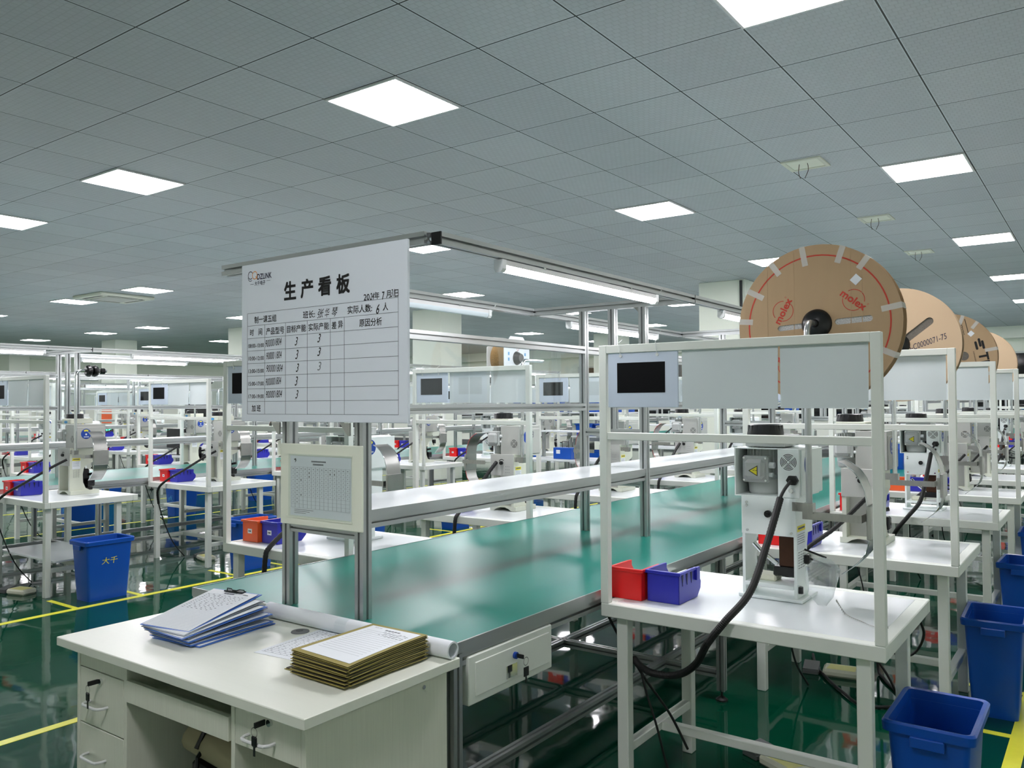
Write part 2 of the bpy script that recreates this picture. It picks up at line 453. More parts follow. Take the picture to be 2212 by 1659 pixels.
# ================================================================ THE ROOM
XL, XR, YN, YF = -30.6, 1.6, -2.2, 24.6
struct('floor', MB().box(XL, XR, YN, YF, -0.1, 0.0), 'floor', 'glossy green epoxy floor of the workshop')
mb = MB().box(XL + 3.85, XR + 3.85, YN - 2.16, YF - 2.16, ZC, ZC + 0.08)
c = struct('ceiling', mb, 'ceiling', 'grey perforated tile ceiling in a thin grid'); c.location = (-3.85, 2.16, 0)
struct('wall_left', MB().box(XL - 0.2, XL, YN, YF, 0, ZC), 'wall')
struct('wall_right_bounce', MB().box(XR, XR + 0.2, YN, YF, 0, ZC), 'wall')  # unseen pale wall, set close in so it bounces light into the hall
struct('wall_near_bounce', MB().box(XL, XR, YN - 0.2, YN, 0, ZC), 'wall')  # unseen too, pulled up behind the camera to throw light back
struct('wall_far', MB().box(XL, XR, YF, YF + 0.2, 0, ZC), 'wall')
struct('baseboard_far', MB().box(XL, XR, YF - 0.02, YF, 0, 0.12), 'grey_plastic')
# dropped beam under the ceiling along the far walls
struct('trim_1', MB().box(XL, XL + 0.5, YN, YF - 0.5, ZC - 0.22, ZC), 'wall')
struct('trim_2', MB().box(XL, XR, YF - 0.5, YF, ZC - 0.3, ZC), 'wall')
def window(n, x0, x1, z0, z1, cols):
    y = YF
    fr = MB()
    t = 0.05
    fr.box(x0, x1, y - 0.06, y - 0.002, z0, z0 + t); fr.box(x0, x1, y - 0.06, y - 0.002, z1 - t, z1)
    zm = z0 + (z1 - z0) * 0.62
    fr.box(x0, x1, y - 0.055, y - 0.002, zm - t / 2, zm + t / 2)
    for i in range(cols + 1):
        x = x0 + (x1 - x0 - t) * i / cols
        fr.box(x, x + t, y - 0.055, y - 0.002, z0, z1)
    o = struct('window_%d' % n, fr, 'window_alu')
    mk('glass', MB().box(x0 + 0.01, x1 - 0.01, y - 0.03, y - 0.02, z0 + 0.01, z1 - 0.01).mesh('glass'), 'dark_glass', o)
window(1, -20.4, -18.2, 0.95, 2.75, 3)
window(2, -15.0, -11.0, 0.95, 2.75, 5)
window(3, -8.6, -5.0, 0.95, 2.75, 4)
window(4, -2.9, 1.3, 0.95, 2.75, 5)
for i, (x, y) in enumerate([(-4.45, 12.15), (-10.55, 12.15), (-16.65, 12.15), (-22.65, 12.15), (-29.3, 12.15), (-10.55, 19.3), (-16.65, 19.3)]):
    o = struct('column', MB().cbox(x - 0.75, x, y, y + 0.65, 0, ZC, 0.01), 'column')
    if i == 0:
        mk('downpipe', MB().cyl((x - 0.06, y - 0.02, 0.0), (x - 0.06, y - 0.02, ZC - 0.02), 0.022, seg=10).mesh('downpipe'), 'dark', o)
# yellow floor tape, kept as parts of the floor
fl = bpy.data.objects['floor']
def tape(x0, x1, y0, y1):
    mk('floor_marking', MB().box(x0, x1, y0, y1, 0.0, 0.0015).mesh('tape'), 'tape_yellow', fl)
for x0 in (-0.39, -6.25):
    tape(x0, x0 + 0.06 if x0 < -1 else x0 + 0.065, 0.5, 13.0)
for x0 in (-4.06, -10.2, -12.4, -16.3): tape(x0, x0 + 0.055, 0.5, 13.0)
for y in (3.04, 3.55, 4.44, 4.98, 5.9, 6.42, 7.4, 7.92, 8.9, 9.4):
    tape(-6.66, -6.25, y, y + 0.04)
for y in (2.86, 3.4, 4.29, 4.95, 5.98, 6.6, 7.5, 8.1): tape(-0.66, -0.39, y, y + 0.045)
for y in (2.55, 3.1, 4.1, 4.6, 5.6, 6.1, 7.1, 7.6): tape(-4.0, -3.75, y, y + 0.04)

# ================================================================ CEILING LAMPS
lf = MB(); e = 0.296
for a, b, c2, d in ((-e, e, -e, -e + 0.014), (-e, e, e - 0.014, e), (-e, -e + 0.014, -e + 0.014, e - 0.014), (e - 0.014, e, -e + 0.014, e - 0.014)):
    lf.box(a, b, c2, d, -0.012, 0)
LAMP = [part('lamp_frame', lf, 'lamp_white'), part('diffuser', MB().box(-e + 0.014, e - 0.014, -e + 0.014, e - 0.014, -0.008, -0.001), 'panel_emit')]
LX = [-1.15, -3.55, -6.55, -8.95, -12.55, -14.95, -18.55, -20.95, -24.55, -26.95]
LY = [0.06, 3.66, 7.26, 10.86, 14.46, 18.06, 21.66]
for iy, y in enumerate(LY):
    for ix, x in enumerate(LX):
        if iy == 0 and ix in (1, 2): continue
        place('ceiling_light', LAMP, (x, y, ZC - 0.0005), 0,
              'square lit ceiling panel, %s from the reel-side wall in the %s lamp row' % (ORD[ix], ORD[iy]), 'ceiling light', 'square light panels set in the tile ceiling')
# open hatches with wires hanging out
for i, y in enumerate((6.54, 8.95, 11.3)):
    h = MB()
    for a, b, c2, d in ((-.15, .15, -.15, -.12), (-.15, .15, .12, .15), (-.15, -.12, -.12, .12), (.12, .15, -.12, .12)): h.box(a, b, c2, d, -0.01, 0)
    wr = MB().tube(smooth_path([(0.02, -0.02, 0), (0.03, -0.03, -0.06), (0.0, -0.02, -0.12)]), 0.0025, 5).tube(smooth_path([(-0.04, -0.02, 0), (-0.045, -0.03, -0.07), (-0.04, 0, -0.11)]), 0.0025, 5)
    place('ceiling_hatch', [part('hatch_frame', h, 'mach_cream'), part('hatch_panel', MB().box(-.12, .12, -.12, .12, -0.005, -0.001), 'notice'), part('wire', wr, 'brown')], (-1.9, y, ZC - 0.0005), 0,
          'cream ceiling hatch with loose wires, %s one along the ceiling beyond the big cardboard reels' % ORD[i], 'ceiling hatch', 'ceiling hatches with hanging wires')
# cassette air conditioner
ac = MB().cbox(-.47, .47, -.47, .47, -0.05, 0, 0.012)
gr = MB().cbox(-.27, .27, -.27, .27, -0.058, -0.045, 0.004)
sl = MB()
for k in range(4):
    a = k * PI / 2
    q = [rot2(x, y, a) for x, y in ((-.3, .345), (.3, .345), (.3, .385), (-.3, .385))]
    sl.prism(q if True else q, 'z', -0.0525, -0.04)
place('ceiling_air_conditioner', [part('cover', ac, 'mach_cream'), part('intake_grille', gr, 'mach_grey'), part('air_outlet', sl, 'dark')], (-13.75, 7.35, ZC - 0.0005), 0,
      'cream square cassette air conditioner set in the ceiling between two lit panels', 'air conditioner')

# ================================================================ WORKBENCH (origin: front-left corner of its top, on the floor)
def workbench_parts(h):
    T = 0.75
    p = []
    p.append(part('tabletop', MB().cbox(0.045, 0.955, 0.045, 0.715, T - 0.03, T - 0.001, 0.001), 'laminate'))
    ap = MB()
    ap.cbox(0, 1.0, 0, 0.045, T - 0.05, T, 0.003); ap.cbox(0, 1.0, 0.715, 0.76, T - 0.05, T, 0.003)
    ap.cbox(0, 0.045, 0.045, 0.715, T - 0.05, T, 0.003); ap.cbox(0.955, 1.0, 0.045, 0.715, T - 0.05, T, 0.003)
    p.append(part('table_frame', ap, 'paint'))
    for x in (0.05, 0.905):
        for y in (0.03, 0.60):
            p.append(part('leg', MB().cbox(x, x + 0.045, y, y + 0.045, 0.0, T - 0.05, 0.003), 'paint'))
    for x in (0.055, 0.91):
        p.append(part('side_stretcher', MB().cbox(x, x + 0.035, 0.075, 0.60, 0.19, 0.225, 0.003), 'paint'))
    p.append(part('stretcher', MB().cbox(0.09, 0.91, 0.32, 0.355, 0.19, 0.225, 0.003), 'paint'))
    # upright front frame
    for x in (0.0, 0.968):
        p.append(part('frame_post', MB().cbox(x, x + 0.032, 0.0, 0.032, T, h, 0.002), 'paint'))
    p.append(part('top_rail', MB().cbox(0.032, 0.968, 0.0, 0.032, h - 0.031, h, 0.002), 'paint'))
    p.append(part('middle_rail', MB().cbox(0.032, 0.968, 0.003, 0.030, 1.364, 1.392, 0.002), 'paint'))
    return p
WB = {h: workbench_parts(h) for h in (1.72, 1.745)}

# hanging boards
def bent_sheet(x0, x1, z0, z1, bend):
    m_ = MB(); n = 10; vs = []
    for j in range(7):
        z = z1 + (z0 - z1) * j / 6
        for i in range(n + 1):
            x = x0 + (x1 - x0) * i / n
            y = bend * math.sin(PI * i / n) * (j / 6) - 0.01 * (j / 6) * (i / n)
            vs.append((x, y, z))
    N = len(vs); vs += [(x, y + 0.0025, z) for x, y, z in vs]
    fs = []
    for j in range(6):
        for i in range(n):
            a = j * (n + 1) + i; q = (a, a + 1, a + n + 2, a + n + 1)
            fs.append(q); fs.append(tuple(k + N for k in q[::-1]))
    ring = [i for i in range(n + 1)] + [(j + 1) * (n + 1) + n for j in range(6)] + [6 * (n + 1) + n - 1 - i for i in range(n)] + [(5 - j) * (n + 1) for j in range(5)]
    for k in range(len(ring)):
        a, b = ring[k], ring[(k + 1) % len(ring)]; fs.append((a, b, b + N, a + N))
    return m_.add(vs, fs)
bd = MB().cbox(0, 0.285, 0, 0.008, -0.204, 0, 0.002)
hk = MB()
for x in (0.055, 0.205):
    hk.tube([(x, -0.002, -0.012), (x, -0.012, 0.02), (x - 0.002, -0.012, 0.036), (x, 0.012, 0.048)], 0.0016, 5); hk.cyl((x, -0.003, -0.012), (x, 0.0, -0.012), 0.006, seg=10)
INSTR = [part('board', bd, 'instr'), part('magnet_card', MB().box(0.04, 0.235, -0.0012, 0.0, -0.15, -0.038), 'card_black', label='black rectangular card'), part('cable_tie', hk, 'white_plastic')]
VIN_A = [part('sheet', bent_sheet(0, 0.344, -0.212, 0, 0.010), 'sheet_board')]
VIN_B = [part('sheet', bent_sheet(0, 0.277, -0.212, 0, -0.010), 'sheet_board')]

# ================================================================ CRIMPING MACHINES (origin: bench corner, table top height)
def hazard(mb_y, mb_k, cx, cz, s, at):
    t = [(cx - s * .55, cz), (cx + s * .45, cz + s * .58), (cx + s * .45, cz - s * .58)]
    mb_k.prism(t, 'y', at - 0.0006, at)
    c = (cx + s * .12, cz)
    ti = [(c[0] + (p[0] - c[0]) * .78, c[1] + (p[1] - c[1]) * .78) for p in t]
    mb_y.prism(ti, 'y', at - 0.0010, at - 0.0004)
    for dx in (-.1, .16):
        mb_k.prism([(c[0] + s * (dx - .16), cz - s * .02), (c[0] + s * (dx + .12), cz + s * .1), (c[0] + s * (dx + .08), cz + s * .02)], 'y', at - 0.0014, at - 0.0008)
def grille(mb_, cx, cz, rs, at, wd=0.0026):
    for r in rs:
        for k in range(4):
            a = k * PI / 2 + 0.12 + PI / 4; arc_band(mb_, cx, cz, r, r + wd, a, a + PI / 2 - 0.24, at, n=8)
def label_sticker(y0, y1, z0, z1, at, sgn=1):
    """warning label on a +X face"""
    e1 = 0.0008
    pl = MB().box(at, at + e1, y0, y1, z0 + (z1 - z0) * .45, z1)
    ye = MB().box(at + e1, at + 2 * e1, y0 + .002, y1 - .002, z1 - (z1 - z0) * .14, z1 - .002)
    tx = MB(); n = 5
    for i in range(n):
        z = z1 - (z1 - z0) * (.2 + .05 * i); tx.box(at + e1, at + 1.6 * e1, y0 + .005, y1 - .008 - .006 * (i % 2), z - .0018, z)
    tx.box(at + e1, at + 2.6 * e1, y0 + .01, y1 - .01, z1 - (z1 - z0) * .09, z1 - (z1 - z0) * .05)
    for i in range(7):
        z = z0 + (z1 - z0) * (.40 - .058 * i)
        for j in range(3):
            a = y0 + (y1 - y0) * (.12 + .28 * j); tx.box(at, at + e1, a, a + (y1 - y0) * (.2 - .04 * ((i + j) % 2)), z - .0016, z)
    return part('warning_label', pl, 'paper', [part('label_heading', ye, 'yellow'), part('label_print', tx, 'ink_grey')])
def machine_upper(kind):
    W_ = kind == 'W'
    body = 'mach_white' if W_ else 'mach_grey'
    p = []
    fx0 = 0.539 if W_ else 0.462
    fx1 = 0.62
    if W_:
        rc = MB().box(.371, .376, .41, .62, .388, .575).box(.376, .545, .41, .62, .388, .392).box(.371, .545, .41, .62, .571, .575)
        p.append(part('motor_housing', rc, 'mach_white'))
        p.append(part('housing_back', MB().box(.376, .539, .60, .62, .392, .571), 'dark'))  # plain dark grey panel behind the motor
    # control box with the fan
    p.append(part('control_box', MB().cbox(fx0, fx1, .415, .675, .389, .575 if W_ else .594, .002), body, [part('fan_grille', (lambda g: (grille(g, fx0 + (.041 if W_ else .115), .524 if W_ else .47, (.006, .0115, .017, .0225, .028) if W_ else (.008, .016, .024), .4145, .0026 if W_ else .0036), g)[1])(MB()), 'black')]))
    p.append(part('side_cover', MB().cbox(fx1, fx1 + .006, .43, .70 if W_ else .66, .395, .57, .002), body if W_ else 'mach_grey'))
    # round blue sticker on the side
    x = fx1 + .0065; st = MB().cyl((x - .001, .505, .513), (x + .001, .505, .513), .043, seg=32)
    ye = MB(); arc_band(ye, .505, .513, .022, .036, PI * .3, PI * .7, x + .0016, 'yz', 10)
    wt = MB().cyl((x + .001, .505, .509), (x + .0018, .505, .509), .008, seg=12)
    [wt.box(x + .0012, x + .0018, .486 + .009 * k, .492 + .009 * k, .483, .491) for k in range(5)]
    p.append(part('round_sticker', st, 'sticker_blue', [part('sticker_band', ye, 'yellow'), part('sticker_print', wt, 'paper')]))
    # motor
    cx = .457 if W_ else .41; cy = .51
    mo = MB().lathe([(0, -.16), (.052, -.16), (.06, -.15), (.064, -.11), (.064, -.10), (.055, -.095), (.055, .03), (0, .03)], (cx, cy, .55), 'z', 28)
    for k in range(26):
        t = 2 * PI * k / 26; a, b = math.cos(t), math.sin(t)
        mo.add([(cx + a * r - b * q, cy + b * r + a * q, z) for z in (.47, .578) for r in (.052, .066) for q in (-.0014, .0014)], [(0, 2, 3, 1), (4, 5, 7, 6), (0, 1, 5, 4), (2, 6, 7, 3), (0, 4, 6, 2), (1, 3, 7, 5)])
    kids = []
    tx0, tx1, ty, tz0, tz1 = (.397, .498, .425, .441, .543) if W_ else (.352, .455, .40, .45, .555)
    tb = MB().cbox(tx0, tx1, ty, ty + .04, tz0, tz1, .006)
    tb.cbox(tx0 + .01, tx1 - .01, ty - .018, ty + .01, tz0 + .012, tz1 - .012, .014)
    sc = MB()
    for a in (tx0 + .008, tx1 - .008):
        for b in (tz0 + .008, tz1 - .008): sc.cyl((a, ty - .004, b), (a, ty + .002, b), .0045, seg=8)
    kk = [part('screw', sc, 'chrome')]
    if W_:
        y_, k_ = MB(), MB(); hazard(y_, k_, (tx0 + tx1) / 2, (tz0 + tz1) / 2 - .005, .036, ty - .0182)
        kk += [part('hazard_border', k_, 'ink'), part('hazard_sign', y_, 'yellow')]
    p.append(part('motor', mo, 'motor'))
    p.append(part('terminal_box', tb, 'motor', kk))
    p.append(part('cable_gland', MB().cyl((tx1, ty + .02, tz1 - .035), (tx1 + .02, ty + .02, tz1 - .035), .012, seg=12).cyl((tx1, ty + .02, tz0 + .03), (tx1 + .012, ty + .02, tz0 + .03), .009, seg=12), 'white_plastic'))
    zt = .575 if W_ else .594
    p.append(part('motor_cap', MB().cbox(cx - .050, cx + .106, .43, .62, zt + .004, zt + .048, .004), 'motor' if W_ else 'mach_cream'))
    hb = MB().lathe([(0, 0), (.070, 0), (.070, .006), (.064, .038), (.058, .041), (.045, .042), (0, .042)], (cx + .003, .515, zt + .048), 'z', 36)
    for k in range(18):
        t = 2 * PI * k / 18; hb.cyl((cx + .003 + .066 * math.cos(t), .515 + .066 * math.sin(t), zt + .050), (cx + .003 + .0635 * math.cos(t), .515 + .0635 * math.sin(t), zt + .086), .0035, seg=6)
    p.append(part('handwheel', hb, 'black'))
    if not W_:
        el = MB().add([(cx + .02 + .03 * math.cos(2 * PI * i / 20), .4295, zt + .019 + .012 * math.sin(2 * PI * i / 20)) for i in range(20)], [tuple(range(20))])
        p.append(part('maker_badge', el, 'ink_blue'))
    return p
def reel_pole(kind):
    x, y = .66, .40
    br = MB().box(.60, .672, y - .012, y - .008, .345, .378).box(.642, .678, y - .02, y + .018, .34, .378)
    for z in (.352, .37): br.cyl((.612, y - .018, z), (.612, y - .012, z), .006, seg=8)
    pts = [(x, y, .36), (x, y, .99)] + arcpts((x, y + .045, 1.005), .045, PI, PI / 2, 6, 'yz') + [(x, y + .09, 1.05), (x, y + .26, 1.05)]
    return [part('pole_bracket', br, 'steel'), part('reel_pole', MB().tube(pts, .0115, 12), 'chrome' if kind != 'W' else 'alu')]
def feed_guide(mirror=1, y0=.45, y1=.565):
    """curved sheet-metal chute standing off the side of the press"""
    pts = [(.775, .535), (.80, .524), (.83, .502), (.852, .472), (.868, .43), (.877, .37), (.881, .30), (.879, .25), (.868, .21), (.85, .185), (.82, .155), (.785, .128)]
    a = MB(); n = len(pts)
    vs = []
    for x, z in pts: vs += [(x - .012, y0, z), (x - .012, y1, z), (x - .0145, y1, z - .0005), (x - .0145, y0, z - .0005)]
    fs = []
    for i in range(n - 1):
        for k in range(4): fs.append((4 * i + k, 4 * i + (k + 1) % 4, 4 * i + 4 + (k + 1) % 4, 4 * i + 4 + k))
    fs += [(0, 1, 2, 3), (4 * n - 4, 4 * n - 3, 4 * n - 2, 4 * n - 1)]
    a.add(vs, fs)
    cl = MB().cbox(.861, .877, y0 - .006, y1 + .006, .26, .38, .002)
    ed = MB().tube([(x - .012, y0, z) for x, z in pts], .002, 5).tube([(x - .012, y1, z) for x, z in pts], .002, 5)
    bar = MB().box(.638, .846, .386, .389, .318, .346).box(.843, .846, .389, .46, .318, .346).box(.846, .864, .45, .453, .30, .36)
    mir = (lambda m_: m_) if mirror > 0 else (lambda m_: (setattr(m_, 'v', [(.98 - v[0], v[1], v[2]) for v in m_.v]), m_)[1])
    return [part('guide_arm', mir(bar), 'steel'), part('feed_chute', mir(a), 'steel', [part('chute_clamp', mir(cl), 'steel'), part('chute_edge', mir(ed), 'chrome' if mirror > 0 else 'red_plain')])]
def connectors(x0):
    c = MB()
    for z in (.30, .325, .35): c.cyl((x0, .385, z), (x0, .402, z), .0065, seg=10)
    return part('cable_socket', c, 'black')
def machine_W():
    p = [part('base_plate', MB().cbox(.385, .63, .40, .60, 0, .012, .002), 'mach_white')]
    for x in (.398, .596):
        pl = [(.415, .012), (.56, .012), (.56, .06), (.545, .10), (.545, .20), (.56, .243), (.415, .243)]
        p.append(part('side_plate', MB().prism(pl, 'x', x, x + .011), 'mach_white'))
    p.append(part('lower_shelf', MB().cbox(.409, .596, .405, .56, .045, .06, .002), 'mach_white'))
    p.append(part('foam_block', MB().cbox(.43, .515, .45, .53, .06, .085, .006), 'foam'))
    mid = MB().cbox(.397, .607, .41, .62, .243, .388, .002)
    sc = MB()
    for x, z in ((.419, .365), (.419, .352), (.421, .258), (.59, .257)): sc.cyl((x, .404, z), (x, .411, z), .005, seg=10)
    for x, z in ((.605, .45),): pass
    p.append(part('middle_housing', mid, 'mach_white', [part('screw', sc, 'chrome')]))
    p.append(part('adjusting_knob', MB().cyl((.503, .398, .325), (.503, .411, .325), .0135, seg=20).cyl((.503, .392, .325), (.503, .398, .325), .007, seg=6), 'black'))
    ap = MB().cbox(.525, .592, .46, .54, .12, .243, .003)
    p.append(part('applicator_block', ap, 'brown', [part('applicator_foot', MB().cbox(.505, .594, .45, .55, .085, .12, .003), 'black')]))
    p.append(part('crimp_head', MB().cbox(.607, .628, .50, .53, .13, .165, .004).cyl((.628, .515, .15), (.70, .53, .125), .004, seg=8).cyl((.607, .51, .185), (.68, .54, .155), .004, seg=8).cyl((.61, .44, .03), (.61, .44, .055), .012, seg=8), 'black'))
    p.append(part('crank_lever', MB().tube([(.52, .45, .13), (.47, .43, .175), (.44, .42, .21)], .009, 10), 'chrome'))
    sk = MB().prism([(.575, .457), (.585, .474), (.609, .474), (.619, .457), (.609, .44), (.585, .44)], 'y', .398, .415)
    p.append(part('power_socket', sk, 'black'))
    p.append(part('signal_connector', MB().cyl((.596, .39, .419), (.596, .415, .419), .009, seg=12), 'chrome'))
    p += machine_upper('W')
    p.append(label_sticker(.42, .52, .115, .285, .6072))
    return p + reel_pole('W') + feed_guide(1, .395, .50)
def machine_G(mirror):
    p = []
    base = [(.385, 0), (.415, 0), (.44, .012), (.48, .024), (.51, .024), (.55, .012), (.575, 0), (.61, 0), (.61, .016), (.385, .016)]
    base = [(.385, 0), (.42, 0), (.445, .016), (.475, .025), (.515, .025), (.545, .016), (.57, 0), (.61, 0), (.61, .03), (.385, .03)]
    p.append(part('base_casting', MB().prism(base, 'y', .385, .63), 'mach_cream'))
    prof = [(.385, .03), (.385, .395), (.61, .395), (.61, .285), (.585, .27), (.53, .25), (.505, .22), (.495, .17), (.498, .10), (.52, .05), (.56, .03)]
    for x in (.398, .572):
        p.append(part('side_casting', MB().prism(prof, 'x', x, x + .022), 'mach_cream'))
    p.append(part('web_plate', MB().box(.42, .572, .46, .475, .03, .25), 'mach_grey'))
    fp = MB().cbox(.396, .596, .38, .386, .245, .396, .002)
    kn = MB(); arc_band(kn, .495, .335, .022, .027, PI * .25, PI * .85, .3792)
    dots = MB()
    for i in range(3):
        for j in range(3): dots.cyl((.53 + .014 * i, .3785, .27 + .02 * j), (.53 + .014 * i, .38, .27 + .02 * j), .0018, seg=6)
    p.append(part('front_plate', fp, 'mach_grey', [part('dial_scale', kn, 'ink'), part('indicator_dots', dots, 'ink')]))
    p.append(part('adjusting_knob', MB().cyl((.495, .366, .335), (.495, .38, .335), .0135, seg=20).cyl((.495, .360, .335), (.495, .366, .335), .007, seg=6), 'black'))
    ap = MB().cbox(.45, .545, .50, .58, .055, .21, .01).cyl((.50, .545, .21), (.50, .545, .285), .016, seg=12).cbox(.44, .56, .50, .60, .03, .055, .004).cyl((.545, .56, .10), (.60, .58, .09), .01, seg=8).cyl((.545, .57, .16), (.59, .59, .17), .012, seg=8).cbox(.55, .60, .54, .60, .06, .13, .008)
    p.append(part('applicator_block', ap, 'black'))
    p.append(connectors(.578))
    p += machine_upper('G')
    p.append(label_sticker(.405, .475, .14, .31, .5942))
    return p + reel_pole('G') + feed_guide(mirror)
MACH = {'W': machine_W(), 'G': machine_G(1), 'H': machine_G(-1)}

# cable from the machine over the front edge down to the floor
def cable_mesh(kind):
    if kind == 'W':
        pts = [(.597, .385, .455), (.585, .30, .40), (.572, .18, .24), (.555, .06, .10), (.50, -.03, .01), (.44, -.035, -.07), (.37, .02, -.17), (.28, .06, -.235), (.18, .07, -.25), (.12, .08, -.235), (.085, .10, -.22)]
        thin = [(.12, .08, -.235), (.14, .09, -.33), (.17, .12, -.47), (.19, .16, -.62), (.22, .22, -.743)]
        m_ = MB().tube(smooth_path(pts[:3], 6), .006, 8); m_.tube(smooth_path(pts[1:], 34), .0125, 10, ribs=1, rib=.0011)
        m_.tube(smooth_path(thin, 6), .0045, 6)
        return m_
    pts = [(.578, .37, .30), (.53, .26, .235), (.44, .10, .12), (.34, -.01, .03), (.26, -.05, -.06), (.22, -.02, -.20), (.21, .05, -.40), (.215, .14, -.60), (.25, .24, -.743)]
    return MB().tube(smooth_path(pts[:6], 14), .0105, 9, ribs=1, rib=.0012).tube(smooth_path(pts[5:], 6), .0055, 6)
CAB = {k: cable_mesh(k).mesh('power_cable') for k in 'WG'}

# ---------------------------------------------------------------- parts bins
def bin_parts(m, ribs):
    Wd, Dp, H = .13, .20, .118
    t = .0028
    side = [(0, 0), (Dp - .035, 0), (Dp - .004, .03), (Dp, .055), (Dp - .012, .07), (Dp - .055, H), (0, H)]
    b = MB()
    b.box(0, Wd, 0, t, 0, H)
    for x in (0, Wd - t): b.prism(side, 'x', x, x + t)
    b.box(t, Wd - t, t, Dp - .035, 0, t)
    b.prism([(Dp - .035, 0), (Dp - .004, .03), (Dp, .055), (Dp - t, .055), (Dp - .004 - t, .031), (Dp - .036, t)], 'x', t, Wd - t)
    rim = MB()
    rim.cbox(-.008, Wd + .008, -.008, .004, H - .012, H, .001)
    for x in (-.008, Wd): rim.cbox(x, x + .008, .004, Dp - .055, H - .009, H, .001)
    for x in (-.010, Wd): rim.cbox(x, x + .010, Dp - .058, Dp - .03, H - .05, H - .002, .001)
    out = [part('bin_body', b, m), part('bin_rim', rim, m)]
    if ribs:
        for i in range(3):
            y = .02 + .04 * i; out.append(part('side_notch', MB().prism([(y, H - .012), (y + .016, H - .012), (y + .010, H - .055)], 'x', Wd, Wd + .0015), 'ink_navy'))
    return out
BINP = {'red': bin_parts('red_box', False), 'blue': bin_parts('blue_box', True), 'orange': bin_parts('orange_box', False)}
lab = MB().box(.045, .08, -.0012, 0, .045, .07)
lt = MB(); lt.box(.052, .059, -.0016, -.0012, .054, .061).box(.062, .073, -.0016, -.0012, .054, .061)
LABEL = [part('bin_label', lab, 'paper', [part('label_print', lt, 'ink')])]

# ---------------------------------------------------------------- tall blue waste bins
def rrect(x0, x1, y0, y1, r, z, n=4):
    out = []
    for cx, cy, a in ((x1 - r, y1 - r, 0), (x0 + r, y1 - r, PI / 2), (x0 + r, y0 + r, PI), (x1 - r, y0 + r, 1.5 * PI)):
        for k in range(n + 1):
            t = a + PI / 2 * k / n; out.append((cx + r * math.cos(t), cy + r * math.sin(t), z))
    return out
def waste_bin():
    b = MB().loft([rrect(-.095, .095, -.155, .155, .02, 0), rrect(-.12, .12, -.18, .18, .02, .43), rrect(-.116, .116, -.176, .176, .02, .43), rrect(-.091, .091, -.151, .151, .02, .006)])
    rim = MB().loft([rrect(-.121, .121, -.181, .181, .02, .425), rrect(-.136, .136, -.196, .196, .025, .43), rrect(-.138, .138, -.198, .198, .025, .458), rrect(-.132, .132, -.192, .192, .025, .465), rrect(-.119, .119, -.179, .179, .018, .462), rrect(-.117, .117, -.168, .177, .018, .425)], False, False)
    hd = MB().cbox(-.05, .05, -.205, -.19, .395, .43, .003)
    return [part('bin_body', b, 'blue_bin'), part('bin_rim', rim, 'blue_bin'), part('bin_handle', hd, 'blue_bin')]
WASTE = waste_bin()
pic = MB(); arc_band(pic, 0, .24, .062, .066, 0, 2 * PI, -.1715, n=40)
pic.cyl((.018, -.1725, .272), (.018, -.168, .272), .007, seg=10)
for q in ([(.008, .262), (.028, .262), (.030, .232), (.006, .235)], [(.006, .235), (.018, .235), (.004, .205), (-.004, .207)], [(.018, .235), (.030, .232), (.042, .203), (.034, .202)], [(.010, .26), (.004, .25), (-.016, .252), (-.014, .258)]): pic.prism(q, 'y', -.1725, -.168)
pic.prism([(-.042, .246), (-.014, .246), (-.018, .208), (-.038, .208)], 'y', -.1725, -.168)
for k in range(5): 
    a = -PI / 2 + (k - 2) * .38; pic.cyl((.05 * math.cos(a), -.1725, .24 + .05 * math.sin(a)), (.05 * math.cos(a), -.168, .24 + .05 * math.sin(a)), .005, seg=5)
PICTO = part('litter_symbol', pic, 'ink_blue')

